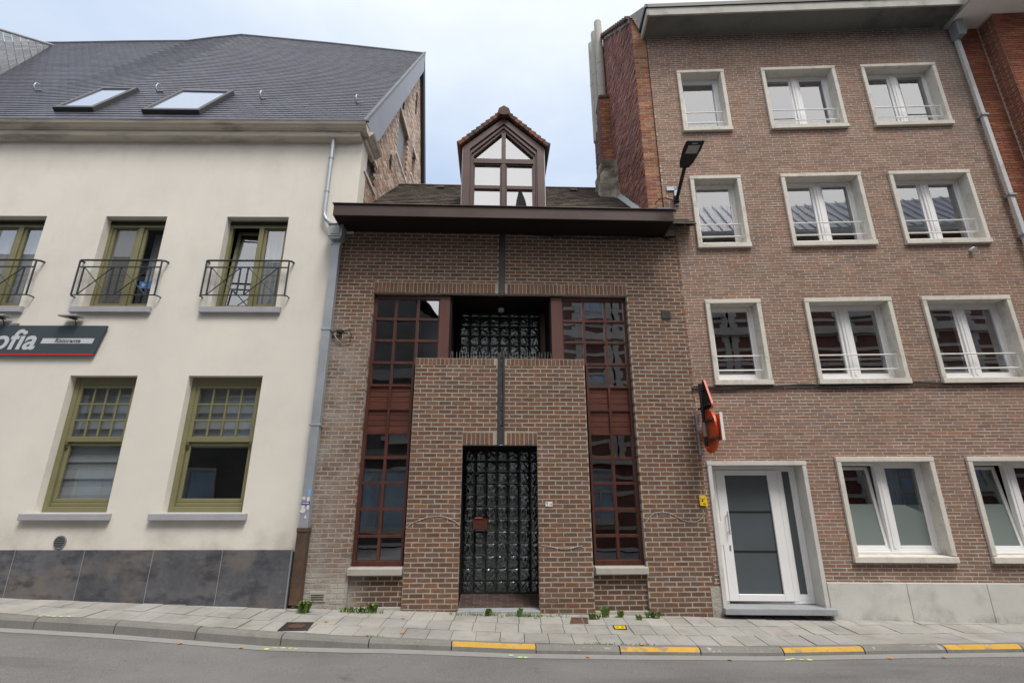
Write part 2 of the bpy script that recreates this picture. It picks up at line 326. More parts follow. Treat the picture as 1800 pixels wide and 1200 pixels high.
M['leafdead'] = mat('fallen_leaf', (.55,.25,.05), rough=.7, var=.3, vscale=30)
M['g_r'] = glass('apartment_glass', refl=.36, wob=.012, wscale=1.6, tint=(.6,.63,.63))
M['g_r0'] = glass('ground_floor_glass', refl=.20, wob=.012, tint=(.55,.6,.6))
M['g_b'] = glass('old_house_glass', refl=.30, wob=.014, wscale=2.5, tint=(.35,.37,.38))
M['g_bt'] = glass('old_house_upper_glass', refl=.42, wob=.016, wscale=2.5, tint=(.35,.37,.38))
M['g_l'] = glass('restaurant_glass', refl=.22, wob=.012, tint=(.75,.78,.78))
M['g_lt'] = glass('restaurant_upper_glass', refl=.30, wob=.012, tint=(.85,.86,.86))
M['g_lt2'] = glass('box_window_glass', refl=.16, wob=.012, tint=(.85,.87,.87))
M['g_sky'] = glass('skylight_glass', refl=.26, wob=.01, tint=(.45,.55,.7), body=(.22,.32,.48), trans=.35)
M['g_d'] = glass('dormer_glass', refl=.52, wob=.01, tint=(.5,.5,.5))
M['g_o'] = glass('far_glass', refl=.3, wob=.02, tint=(.2,.25,.3))

def glassblock():
    m = bpy.data.materials.new('wavy_glass_block'); m.use_nodes = True; nt = m.node_tree; N = nt.nodes; L = nt.links
    b = N['Principled BSDF']; b.inputs['Base Color'].default_value = (.014,.019,.020,1); b.inputs['Roughness'].default_value = .12
    g = N.new('ShaderNodeBsdfGlossy'); g.inputs['Roughness'].default_value = .06; g.inputs['Color'].default_value = (.85,.93,.95,1)
    mx = N.new('ShaderNodeMixShader'); mx.inputs[0].default_value = .085; L.new(b.outputs[0], mx.inputs[1]); L.new(g.outputs[0], mx.inputs[2])
    L.new(mx.outputs[0], N['Material Output'].inputs['Surface'])
    tc = N.new('ShaderNodeTexCoord'); n = N.new('ShaderNodeTexNoise'); n.inputs['Scale'].default_value = 22; n.inputs['Detail'].default_value = 2
    L.new(tc.outputs['Object'], n.inputs['Vector'])
    bp = N.new('ShaderNodeBump'); bp.inputs['Strength'].default_value = .5; bp.inputs['Distance'].default_value = .02
    L.new(n.outputs['Fac'], bp.inputs['Height']); L.new(bp.outputs['Normal'], g.inputs['Normal'])
    return m
M['gblock'] = glassblock()
M['slotg'] = mat('dark_slot_glass', (.015,.017,.018), rough=.12, spec=.9, bump=1, bscale=24, bdist=.05)

# ------------------------------------------------------------------ frames of the three facades (local x along the facade, y into the building, z up)
YL, YB, YR = R(.435), R(1.951), R(-2.261)
DL, DB, DR = 8.4288, 8.5095, 8.7398
def frame(yaw, d): return (-math.sin(yaw)*d, math.cos(yaw)*d, 0), yaw
def to_world(yaw, d, p):
    c, s = math.cos(yaw), math.sin(yaw)
    return (c*p[0]-s*(p[1]+d), s*p[0]+c*(p[1]+d), p[2])
def lerp_tab(tab, x):
    if x <= tab[0][0]: return tab[0][1]
    for (a, u), (b, v) in zip(tab, tab[1:]):
        if x <= b:
            t = (x-a)/(b-a); return u+(v-u)*t
    return tab[-1][1]
BASE = [(-40,1.0),(-12,.36),(-8,.255),(-3.2,.085),(0,0),(3.1,-.08),(5,-.09),(7.3,-.115),(14,-.22),(40,-.6)]
KERB = [(-40,8.6),(-14,7.85),(-6.9,7.57),(-5.2,7.49),(-2.9,7.25),(-1.8,7.15),(0,7.09),(1.3,7.13),(3.35,7.25),(5.5,7.40),(6.8,7.50),(14,7.9),(40,9)]
KH = [(-40,.135),(-3,.125),(-1.4,.078),(2,.068),(40,.072)]
def base(x): return lerp_tab(BASE, x)
def kerb_y(x): return lerp_tab(KERB, x)
def pave_z(x, y): return base(x) - .04*(8.45-y)
def road_z(x): return pave_z(x, kerb_y(x)-.15) - lerp_tab(KH, x)

# ------------------------------------------------------------------ ground
X0, X1 = -40, 40
def strip(name, ya, yb, zf, m, nx=160, ny=2):
    mb = MB()
    xs = [X0+(X1-X0)*i/nx for i in range(nx+1)]
    for i in range(nx):
        for j in range(ny):
            q = []
            for x, t in ((xs[i], j/ny), (xs[i+1], j/ny), (xs[i+1], (j+1)/ny), (xs[i], (j+1)/ny)):
                y = ya(x)+(yb(x)-ya(x))*t; q.append((x, y, zf(x, y)))
            mb.face(q)
    return struct(mb.build(name, m))
strip('road', lambda x: -1.2, lambda x: kerb_y(x)-.32, lambda x, y: road_z(x)+.02*(kerb_y(x)-.32-y)*(1 if y > 3 else .6), M['asphalt'], 160, 6)
strip('gutter_strip', lambda x: kerb_y(x)-.33, lambda x: kerb_y(x)-.10, lambda x, y: road_z(x)+.004, M['gutter'])
strip('opposite_pavement', lambda x: -6., lambda x: -1.2, lambda x, y: road_z(x)+.14, M['gutter'], 60)
strip('pavement_bed', lambda x: kerb_y(x)-.06, lambda x: 9.4, lambda x, y: pave_z(x, y)-.012, M['joint'], 200, 3)
g = MB(); g.face([(-300,-300,-1.6),(300,-300,-1.6),(300,300,-1.6),(-300,300,-1.6)]); struct(g.build('ground', M['gutter']))
# paving slabs, three rows beside the kerb
mb = MB()
SL = [(.325,.318,.302),(.318,.312,.298),(.335,.327,.308),(.312,.308,.296),(.338,.326,.302),(.325,.314,.292)]
for r_ in range(4):
    x = -13 + rnd.uniform(0, .3) + (.15 if r_ % 2 else 0)
    while x < 13:
        w = .311
        a, b = x+.004, x+w-.004
        ya, yb = .012+r_*.43, .012+(r_+1)*.43-.008
        dz = rnd.uniform(-.003, .004); tl = rnd.uniform(-.003, .003)
        c = rnd.choice(SL); k = 1.04*rnd.uniform(.90,1.06)*(1.06 if r_ >= 2 else 1.0)
        c = tuple(v*k for v in c)
        top = []
        for (px, oy) in ((a, ya), (b, ya), (b, yb), (a, yb)):
            y = kerb_y(px)+oy + rnd.uniform(-.003,.003)
            top.append((px+rnd.uniform(-.002,.002), y, pave_z(px, y)+.002+dz+(tl if px == a else -tl)))
        bot = [(p[0], p[1], p[2]-.03) for p in top]
        mb.poly(top+bot, [(0,1,2,3),(0,4,5,1),(1,5,6,2),(2,6,7,3),(3,7,4,0)], 0, c)
        x += w
struct(mb.build('pavement', M['slab']))
# kerb stones
joints = [-12.8,-11.7,-10.6,-9.5,-8.4,-7.3,-6.25,-5.15,-4.02,-2.88,-1.76,-.74,.29,1.32,2.32,3.37,4.42,5.5,6.55,7.6,8.65,9.7,10.8,11.9,13]
mb = MB()
for i, (a, b) in enumerate(zip(joints, joints[1:])):
    mi = 0
    if a > -1.9: mi = 1 if (i - joints.index(-.74)) % 2 == 0 else 2
    a += .008; b -= .008
    prof = [(0,0),(0,-.03),(-.012,-.002)]
    n = 4; rings = []
    dzs = rnd.uniform(-.006,.006)
    for k in range(n+1):
        x = a+(b-a)*k/n; yb = kerb_y(x); zt = pave_z(x, yb)+.006+dzs; zb = road_z(x)-.05; h = zt-zb-.05
        rings.append([(x,yb-.004,zb),(x,yb-.004,zt),(x,yb-.075,zt),(x,yb-.115,zt-.008),(x,yb-.142,zt-min(.040,h*.5)),(x,yb-.155,zb)])
    vs = [p for r_ in rings for p in r_]; m_ = 6
    for k in range(n):
        for j in range(m_-1):
            q = [rings[k][j], rings[k+1][j], rings[k+1][j+1], rings[k][j+1]]
            mm = mi if (j in (2,3) and mi) else 0
            mb.face(q[::-1], mm)
    mb.face(rings[0], 0); mb.face(rings[-1][::-1], 0)
struct(mb.build('kerb', [M['kerb'], M['kerb_y'], M['kerb_w']]))
# fluorescent survey sprays on kerb and gutter
mb = MB()
def blob(x, y, w, h, z):
    n = 9; pts = []
    for k in range(n):
        t = 2*math.pi*k/n; q = rnd.uniform(.6, 1)
        px, py = x+w*q*math.cos(t), y+h*q*math.sin(t)
        pts.append((px, py, z(px)))
    mb.face(pts)
for px, ps in ((-2.98,5),(-.02,3),(3.32,4)):
    for k in range(ps): blob(px+k*.09+rnd.uniform(-.02,.02), kerb_y(px)-.27+rnd.uniform(-.05,.04), rnd.uniform(.025,.05), rnd.uniform(.02,.04), lambda x: road_z(x)+.009)
for k in range(5): blob(-6.25+k*.09, kerb_y(-6)-.055+rnd.uniform(-.02,.02), rnd.uniform(.03,.05), .02, lambda x: pave_z(x, kerb_y(x))+.019)
struct(mb.build('spray_marking', M['spray']))

# ------------------------------------------------------------------ shared pieces
def shell(mb, x0, x1, y0, y1, z0, z1, m=0):
    """inside faces of a dark room behind a facade"""
    mb.face([(x0,y1,z0),(x1,y1,z0),(x1,y1,z1),(x0,y1,z1)], m)
    mb.face([(x0,y0,z0),(x0,y1,z0),(x0,y1,z1),(x0,y0,z1)], m)
    mb.face([(x1,y0,z0),(x1,y1,z0),(x1,y1,z1),(x1,y0,z1)], m)
    mb.face([(x0,y0,z0),(x1,y0,z0),(x1,y1,z0),(x0,y1,z0)], m)
    mb.face([(x0,y0,z1),(x1,y0,z1),(x1,y1,z1),(x0,y1,z1)], m)
def rectframe(mb, x0, x1, z0, z1, w, y0, y1, m=0, wb=None, wt=None):
    wb = w if wb is None else wb; wt = w if wt is None else wt
    mb.box(x0, x0+w, y0, y1, z0, z1, m); mb.box(x1-w, x1, y0, y1, z0, z1, m)
    mb.box(x0+w, x1-w, y0, y1, z0, z0+wb, m); mb.box(x0+w, x1-w, y0, y1, z1-wt, z1, m)
def pane(name, x0, x1, z0, z1, y, m, parent):
    mb = MB(); mb.face([(x0,y,z0),(x1,y,z0),(x1,y,z1),(x0,y,z1)]); return mb.build(name, m, parent)
def slates(mb, P, rows, wid, pal, lift=.012, m=0):
    """P(u,v) maps metres along / fraction up to a point; overlapping slates as tilted quads"""
    U, pt = P
    for j in range(rows):
        u = U[0] + (wid/2 if j % 2 else 0) - wid
        while u < U[1]:
            a, b = max(u+.004, U[0]), min(u+wid-.004, U[1])
            if b-a > .03:
                c = rnd.choice(pal); k_ = rnd.uniform(.9,1.1); c = tuple(v*k_ for v in c); l = lift*rnd.uniform(.92, 1.1)
                p0 = Vector(pt(a, j/rows)); p1 = Vector(pt(b, j/rows)); p2 = Vector(pt(b, (j+1.03)/rows)); p3 = Vector(pt(a, (j+1.03)/rows))
                n = (p1-p0).cross(p3-p0).normalized()
                q0, q1 = p0+n*l, p1+n*l
                mb.poly([q0,q1,p2+n*.001,p3+n*.001,p0,p1], [(0,1,2,3),(4,5,1,0)], m, c)
            u += wid

# ================================================================== LEFT: cream restaurant building
LO, LY = frame(YL, DL)
lb = thing('restaurant_building', 'cream rendered restaurant with olive windows, slate plinth and steep dark slate roof', 'building', LO, LY)
UPW = [(-12.15,-11.0),(-9.90,-8.72),(-7.61,-6.46),(-5.33,-4.165)]
LOW = [(-7.47,-6.33),(-5.46,-4.20)]
holes = [(a,b,4.92,6.755) for a,b in UPW] + [(a,b,1.45,3.665) for a,b in LOW]
mb = MB(); mb.wall(-16,-2.912,.88,8.50,0,holes+[(-3.12,-2.8,.5,6.4)],.24)
mb.face([(-2.912,0,6.4),(-2.912,.36,6.4),(-2.912,.36,8.5),(-2.912,0,8.5)])
mb.build('wall', M['stucco'], lb)
mb = MB(); js = [-15.0,-13.94,-12.88,-11.82,-10.76,-9.70,-8.63,-7.56,-6.50,-5.45,-4.39,-3.335]
for a, b in zip(js, js[1:]):
    c = rnd.uniform(.78,1.2); mb.box(a+.004, b-.004, -.03, .05, -.3, .905, 0, (.105*c,.108*c,.124*c))
mb.build('plinth', M['plinth_l'], lb)
mb = MB()
for a in js[1:-1]: mb.box(a-.0035,a+.0035,-.0315,.0,-.3,.903)
mb.build('plinth_joint', M['bluestone'], lb)
mb = MB(); mb.box(-3.337,-3.315,-.036,.05,-.3,.915); mb.build('plinth_edge_strip', M['zinc'], lb)
mb = MB(); mb.box(-3.31,-3.02,.01,.06,-.3,.9); mb.build('plinth_return', M['black'], lb)
# cornice: lower fascia, moulded gutter, soffit, return round the corner
mb = MB()
lowp = [(.0,8.43),(-.16,8.455),(-.17,8.47),(-.17,8.575),(.0,8.575)]
upp = [(.0,8.575),(-.20,8.575),(-.22,8.60),(-.25,8.605),(-.27,8.635),(-.30,8.65),(-.32,8.70),(-.28,8.70),(.0,8.70)]
mb.prism(lowp, -16, -2.93, 'x'); mb.prism(upp, -16, -2.80, 'x')
mb.prism([(-3.02+.12,8.46),(-2.93,8.455),(-2.86,8.47),(-2.86,8.575),(-3.0,8.575)], 0.002, .62, 'y')
mb.prism([(-3.0,8.575),(-2.83,8.575),(-2.79,8.605),(-2.77,8.635),(-2.74,8.65),(-2.72,8.70),(-3.0,8.70)], 0.002, .70, 'y')
mb.build('cornice', M['cornice'], lb)
mb = MB(); mb.box(-16,-2.74,-.325,-.27,8.702,8.73); mb.build('gutter_edge', M['lead'], lb)
# roof
RT = [(-18,16.2),(-14.9,16.23),(-12.8,16.30),(-10.8,16.34),(-9.9,16.5),(-9.04,16.62),(-6,16.28),(-2.85,15.87)]
def lroof(u, v):
    zr = lerp_tab(RT, u); d = -.26+5.02*v
    k = min(1, max(0, (-7.5-u)/4)); sag = -.10*math.sin(math.pi*v)*(.3+.7*k*k*(3-2*k))
    return (u, d, 8.715+(zr-8.715)*v+sag)
mb = MB(); slates(mb, ((-17.5,-2.85), lroof), 58, .21, [(.062,.067,.098),(.056,.060,.090),(.070,.074,.106),(.060,.062,.088),(.074,.076,.102)], .012)
xs_ = [-17.5+.7*i for i in range(21)]+[-2.85]
for a, b in zip(xs_, xs_[1:]):
    for j in range(8): mb.face([(p[0],p[1]+.02,p[2]-.02) for p in (lroof(a,j/8),lroof(b,j/8),lroof(b,(j+1)/8),lroof(a,(j+1)/8))], 0, (.035,.037,.05))
mb.build('roof', M['slate'], lb)
mb = MB()
for a, b in zip(RT, RT[1:]):
    mb.tube([(a[0],4.76,a[1]+.0),(b[0],4.76,b[1]+.0)], .05, 6)
mb.build('ridge', M['lead'], lb)
# grey slated dormer rising at far left
mb = MB(); A, B_, C_ = Vector((-15.1,4.72,16.05)), Vector((-13.22,2.05,12.02)), Vector((-14.4,2.6,14.32))
B2 = B_+(B_-A)*.9; C2 = C_+(C_-A)*1.2
for i in range(16):
    for j in range(16):
        f = lambda s, t: (A+(C2-A)*s)*(1-t)+(A+(B2-A)*s)*t
        s0, s1, t0, t1 = i/16, (i+1)/16-.002, j/16, (j+1)/16-.004
        n = (B_-A).cross(C_-A).normalized(); n = n if n.y < 0 else -n
        c = pick([(.17,.18,.20),(.20,.21,.225),(.15,.16,.18)])
        q = [f(s1,t0)+n*.01, f(s1,t1)+n*.01, f(s0,t1), f(s0,t0)]
        mb.face(q, 0, c)
dm = mb.build('dormer_roof', M['slate_pale'], lb)
mb = MB(); mb.tube([A, C_, C2], .045, 6); mb.build('hip_flashing', M['zinc_dull'], dm)
mb = MB(); mb.tube([A, B_, B2], .03, 6); mb.build('valley_flashing', M['lead'], dm)
# skylights and roof hooks
slope = math.atan2(15.9-8.715, 5.02)
def onroof(name, s, v, parent):
    p = lroof(s, v); e = bpy.data.objects.new(name, None); return p
def skylight(s0, s1, v0, v1, tiltout):
    mb = MB(); fr = .075; pts = []
    def q(s, v, h):
        p = Vector(lroof(s, v)); n = Vector((0,-math.sin(slope),math.cos(slope))); return p+n*h
    L_ = 9.0
    dv = fr/L_*1.1
    for (a, b, c, d) in ((s0,s0+fr,v0,v1),(s1-fr,s1,v0,v1),(s0+fr,s1-fr,v0,v0+dv*1.3),(s0+fr,s1-fr,v1-dv*1.6,v1)):
        h = .10
        vs = [q(a,c,0),q(b,c,0),q(b,d,0),q(a,d,0),q(a,c,h),q(b,c,h),q(b,d,h),q(a,d,h)]
        mb.poly(vs, [(0,3,2,1),(4,5,6,7),(0,1,5,4),(1,2,6,5),(2,3,7,6),(3,0,4,7)])
    o = mb.build('skylight', M['grey_dark'], lb, bevel=.008)
    mb = MB(); mb.face([q(s0+fr,v0+dv*1.3,.075),q(s1-fr,v0+dv*1.3,.075),q(s1-fr,v1-dv*1.6,.075),q(s0+fr,v1-dv*1.6,.075)])
    mb.build('pane', M['g_sky'], o)
M['grey_dark'] = mat('dark_grey_skylight_frame', (.055,.055,.06), rough=.45, spec=.4)
skylight(-9.32,-8.50,.065,.245,0); skylight(-7.45,-6.28,.052,.236,0)
for s, v in ((-11.05,.275),(-8.07,.24),(-5.54,.197),(-3.37,.18)):
    mb = MB(); p = Vector(lroof(s, v)); n = Vector((0,-math.sin(slope),math.cos(slope))); up = Vector((0,math.cos(slope),math.sin(slope)))
    mb.tube([p+n*.01, p+n*.06-up*.02, p+n*.13+up*.03, p+n*.16+up*.12, p+n*.12+up*.2], .016, 6)
    mb.tube([p+n*.02, p+n*.03+Vector((.14,0,0))], .014, 6)
    mb.build('roof_hook', M['zinc'], lb)
# side gable in old brick with two openings
GS = -2.92
def gquad(mb, d0, d1, z0, z1, off, m=0, col=None, skew=0):
    mb.poly([(GS-off,d0,z0),(GS-off,d1,z0),(GS-off,d1,z1+skew),(GS-off,d0,z1+skew)], [(0,1,2,3)], m, col)
mb = MB()
zt = lambda d: 8.66+(15.8-8.66)*(d+.26)/5.02 if d < 4.76 else 15.8-(d-4.76)*2.8
gh = [(2.62,3.80,10.25,11.70),(4.45,4.95,10.93,11.88),(.30,1.00,8.0,8.62)]
H = .085
z = 6.2; i = 0
while z < 15.7:
    d = .36 - (.11 if i % 2 else 0)
    while d < 6.6:
        a, b = max(d, .36), min(d+.21, 6.6); zz = z
        if b-a > .03 and z+H < min(zt(a), zt(b)) and not any(h[0]-.02 < (a+b)/2 < h[1]+.02 and h[2] < z+H/2 < h[3] for h in gh):
            e = rnd.uniform(0,.008)
            mb.poly([(GS+e,a+.007,z+.006),(GS+e,b-.007,z+.006),(GS+e,b-.007,z+H-.008),(GS+e,a+.007,z+H-.008),
                     (GS-.02,a+.007,z+.006),(GS-.02,b-.007,z+.006),(GS-.02,b-.007,z+H-.008),(GS-.02,a+.007,z+H-.008)],
                    [(0,1,2,3),(0,4,5,1),(1,5,6,2),(2,6,7,3),(3,7,4,0)], 0, pick(PAL_G))
        d += .225
    z += H; i += 1
zz = sorted([.0,.3,1.0,2.62,3.8,4.45,4.76,4.95,6.6])
for a, b in zip(zz, zz[1:]):
    segs = [(6.0, None)]
    hs = [h for h in gh if h[0] <= a+1e-6 and h[1] >= b-1e-6]
    if hs:
        h = hs[0]
        mb.face([(GS-.012,a,6),(GS-.012,b,6),(GS-.012,b,h[2]),(GS-.012,a,h[2])], 1)
        mb.face([(GS-.012,a,h[3]),(GS-.012,b,h[3]),(GS-.012,b,zt(b)),(GS-.012,a,zt(a))], 1)
    else:
        mb.face([(GS-.012,a,6),(GS-.012,b,6),(GS-.012,b,zt(b)),(GS-.012,a,zt(a))], 1)
for h in gh:   # reveals of the openings
    for q in ([(h[0],h[2]),(h[0],h[3])],[(h[1],h[2]),(h[1],h[3])],[(h[0],h[2]),(h[1],h[2])],[(h[0],h[3]),(h[1],h[3])]):
        mb.face([(GS-.012,*q[0]),(GS-.012,*q[1]),(GS-.25,*q[1]),(GS-.25,*q[0])], 0, (.36,.24,.18))
gw = mb.build('gable_wall', [M['brick_g'], M['mortar_g']], lb)
for h in gh:
    mb = MB(); mb.box(GS-.14,GS-.10,h[0],h[1],h[2],h[3]); o = mb.build('gable_window', M['grey_plastic'], lb)
    mb = MB(); mb.box(GS-.02,GS+.02,h[0]-.06,h[1]+.06,h[3],h[3]+.07); mb.build('stone_lintel', M['surround'], o)
    mb = MB(); mb.box(GS-.02,GS+.03,h[0]-.1,h[1]+.06,h[2]-.07,h[2]); mb.build('stone_sill', M['surround'], o)
for d, z, l in ((1.25,9.95,.35),(2.05,9.55,.4),(2.85,12.15,.55),(4.4,13.5,.8)):
    mb = MB(); mb.box(GS+.01,GS+.04,d-.02,d+.02,z-l/2,z+l/2); mb.box(GS+.01,GS+.035,d-.08,d+.08,z-.02,z+.02); mb.build('wall_anchor', M['black'], lb)
# verge boards
mb = MB()
p0, p1 = (-.32,8.66), (4.80,15.93)
def strip3(a, b, w, x0, x1, m=0):
    dz = w
    mb.poly([(x0,a[0],a[1]),(x0,b[0],b[1]),(x0,b[0],b[1]-dz),(x0,a[0],a[1]-dz),(x1,a[0],a[1]),(x1,b[0],b[1]),(x1,b[0],b[1]-dz),(x1,a[0],a[1]-dz)],
            [(0,1,2,3),(7,6,5,4),(0,4,5,1),(1,5,6,2),(2,6,7,3),(3,7,4,0)], m)
bb = [(-.28,8.735),(4.80,15.93),(4.80,15.22),(.62,8.98),(.30,8.735)]
mb.prism(bb, -2.84, -2.80, 'x'); mb.build('bargeboard', M['bargeboard'], lb)
mb = MB(); strip3((4.72,15.90),(6.9,9.8),.95,-2.80,-2.90); mb.build('rear_verge', M['black'], lb)
mb = MB(); strip3((-.30,8.745),(4.80,16.0),.06,-2.79,-2.86); mb.build('verge_trim', M['lead'], lb)
mb = MB(); mb.face([(-16,4.76,16.2),(-2.9,4.76,15.8),(-2.9,6.9,9.8),(-16,6.9,9.8)]); mb.build('rear_roof', M['black'], lb)
# room behind the facade
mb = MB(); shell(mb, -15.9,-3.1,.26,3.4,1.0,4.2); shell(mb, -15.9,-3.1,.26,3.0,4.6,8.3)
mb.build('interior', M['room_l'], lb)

def sill(parent, x0, x1, z0, z1, m, proud=.07, d=.2):
    mb = MB(); mb.prism([(-proud,z0),(-proud,z1-.012),(d,z1+.01),(d,z0)], x0, x1, 'x'); return mb.build('sill', m, parent, bevel=.006)
# upper casement windows
def upper_window(a, b, kind):
    z0, z1 = 4.92, 6.755; y0, y1 = .15, .23; mid = a+(b-a)*.53
    mb = MB(); rectframe(mb, a, b, z0, z1, .06, y0, y1, 0, .07, .12)
    mb.box(mid-.045, mid+.045, y0-.012, y1, z0+.07, z1-.12)
    mb.box(a+.06, b-.06, y0-.02, y0, z1-.165, z1-.135)
    for (p, q, skip) in ((a+.06, mid-.045, kind == 'open'), (mid+.045, b-.06, False)):
        if not skip: rectframe(mb, p+.002, q-.002, z0+.072, z1-.122, .055, y0+.015, y1-.01)
    w = mb.build('window', M['olive'], lb, bevel=.005)
    mb = MB(); mb.box(a, b, .14, .149, z1-.10, z1-.035); mb.build('roller_slot', M['ink'], w)
    sill(w, a-.15, b+.11, 4.80, 4.92, M['sill_l'])
    if kind != 'open':
        pane('pane', a+.115, mid-.1, z0+.125, z1-.175, .195, M['g_lt'] if kind != 'net' else M['net'], w)
    pane('pane', mid+.1, b-.115, z0+.125, z1-.175, .195, M['g_lt'] if kind != 'net' else M['g_lt2'], w)
    if kind == 'open':   # left leaf swung inwards
        mb = MB(); wl = mid-.045-(a+.06); rectframe(mb, 0, wl, 0, z1-z0-.19, .055, 0, .05)
        o = mb.build('casement', M['olive'], w, bevel=.004); o.location = (a+.065, .215, z0+.072); o.rotation_euler = (R(-5),0,R(3))
        p = pane('pane', .055, wl-.055, .055, z1-z0-.25, .025, M['g_lt'], w); p.location = o.location; p.rotation_euler = o.rotation_euler
    return w
def net_mat():
    m = glass('insect_screen', refl=.12, tint=(.5,.5,.5), wob=.02, body=(.18,.175,.16), trans=.45); return m
M['net'] = net_mat()
for i, (a, b) in enumerate(UPW): upper_window(a, b, ('shut','shut','net','open')[i])
# lower sash windows
def lower_window(a, b):
    z0, z1 = 1.45, 3.665; y0, y1 = .13, .23
    mb = MB(); rectframe(mb, a, b, z0, z1, .085, y0, y1, 0, .09, .13)
    mb.box(a+.085, b-.085, y0+.03, y1, z0+.09, z0+.15); 
    zm = z0+1.115
    rectframe(mb, a+.087, b-.087, z0+.152, zm-.002, .06, y0+.045, y1-.012)
    w = mb.build('window', M['olive'], lb, bevel=.006)
    mb = MB(); rectframe(mb, a+.086, b-.086, zm, z1-.131, .06, y0+.012, y1-.04, 0, .085)
    for k in range(1, 4):
        x = a+.146+(b-a-.292)*k/4; mb.box(x-.014, x+.014, y0+.018, y1-.05, zm+.085, z1-.191)
    for k in range(1, 3):
        z = zm+.085+(z1-.191-zm-.085)*k/3; mb.box(a+.146, b-.146, y0+.017, y1-.052, z-.014, z+.014)
    s_ = mb.build('upper_sash', M['olive'], w, bevel=.004)
    mb = MB()
    for x in (a+.10, b-.12):
        mb.prism([(y0-.005,zm-.002),(y0-.005,zm-.05),(y0+.02,zm-.07),(y0+.02,zm-.10),(y0+.04,zm-.11),(y0+.044,zm-.002)], x, x+.035, 'x')
    mb.build('sash_horn', M['olive_d'], w)
    sill(w, a-.16, b+.095, 1.335, 1.448, M['sill_l'], .08)
    pane('pane', a+.146, b-.146, zm+.07, z1-.18, .165, M['g_l'], w)
    pane('pane', a+.146, b-.146, z0+.20, zm-.05, .195, M['g_l'], w)
    return w
for a, b in LOW: lower_window(a, b)
def roman_blind(a, b, ztop, zbot, label):
    mb = MB(); n = int((ztop-zbot)/.27); z = ztop
    for k in range(n+1):
        zb = max(zbot, z-.27)
        mb.poly([(a,.27,z),(b,.27,z),(b,.28,(z+zb)/2),(a,.28,(z+zb)/2),(b,.26,zb),(a,.26,zb)], [(0,1,2,3),(3,2,4,5)])
        mb.box(a, b, .25, .265, zb-.008, zb+.006)
        z = zb
        if z <= zbot+.001: break
    if zbot > 1.5: mb.box(a, b, .245, .275, zbot-.12, zbot)
    o = mb.build('roman_blind', M['blind'], None); o.location = LO; o.rotation_euler = (0,0,LY)
    tag(o, label, 'blind')
roman_blind(-7.42,-6.36,3.6,1.72,'grey roman blind drawn nearly to the sill of the sash window left of the other')
roman_blind(-5.42,-4.24,3.6,2.60,'grey roman blind pulled halfway up in the sash window nearest the drainpipe')
# curtains behind upper windows
def curtain(a, b, z0, z1, y, label, org, rz, m, cat='curtain', group=None):
    mb = MB(); n = 40
    for k in range(n):
        x0, x1 = a+(b-a)*k/n, a+(b-a)*(k+1)/n
        f = lambda i: y+.03*math.sin(i*1.3)+.012*math.sin(i*2.9+1)
        mb.poly([(x0,f(k),z0),(x1,f(k+1),z0),(x1,f(k+1),z1),(x0,f(k),z1)], [(0,1,2,3)], 0, None, True)
    o = mb.build('curtain', m, None); o.location = org; o.rotation_euler = (0,0,rz); return tag(o, label, cat, group)
curtain(-4.72,-4.2,4.95,6.6,.30,'grey pleated net curtain behind the right pane of the window with the open leaf',LO,LY,M['curtain'])
curtain(-6.95,-6.48,4.95,6.6,.44,'grey net curtain hanging behind the blue shoe box',LO,LY,M['curtain'])
curtain(-9.86,-8.75,4.95,6.6,.32,'grey net curtain in the balcony window cut off by the frame edge',LO,LY,M['curtain'])
# shoe box on the window board
sb = thing('shoe_box', 'blue shoe box with white stripes standing inside a balcony window', 'box', to_world(YL, DL, (-6.85,.215,5.37)), LY)
mb = MB(); mb.box(0,.40,0,.14,0,.135); mb.build('box_body', M['blue'], sb, bevel=.003)
mb = MB(); mb.box(-.004,.404,-.004,.144,.1,.139); mb.build('lid', M['blue'], sb)
mb = MB()
for k in range(3): mb.prism([(.245+k*.035,.128),(.268+k*.035,.128),(.293+k*.035,.012),(.27+k*.035,.012)], -.007, -.0045, 'y')
mb.build('stripes', M['white_paint'], sb)
mb = MB()
for ang in (-40,0,40):
    t = R(ang); pts = []
    for k in range(10):
        q = 2*math.pi*k/10; u, v = .011*math.cos(q), .03+.026*math.sin(q)
        pts.append((.085+u*math.cos(t)+v*math.sin(t), .045-u*math.sin(t)+v*math.cos(t)))
    mb.prism(pts, -.0075+ang*1e-5, -.0045, 'y')
mb.box(.055,.115,-.0072,-.0045,.03,.037); mb.box(.06,.11,-.0072,-.0045,.018,.025)
mb.build('emblem', M['white_paint'], sb)
mb = MB(); mb.box(-6.95,-6.40,.27,.50,5.33,5.37); mb.box(-6.95,-6.40,.27,.50,4.98,5.0)
mb.box(-6.95,-6.93,.27,.5,4.9,5.33)
o = mb.build('small_shelf', M['black'], None); o.location = LO; o.rotation_euler = (0,0,LY); tag(o, 'dark low shelf carrying the blue shoe box inside a balcony window', 'shelf')
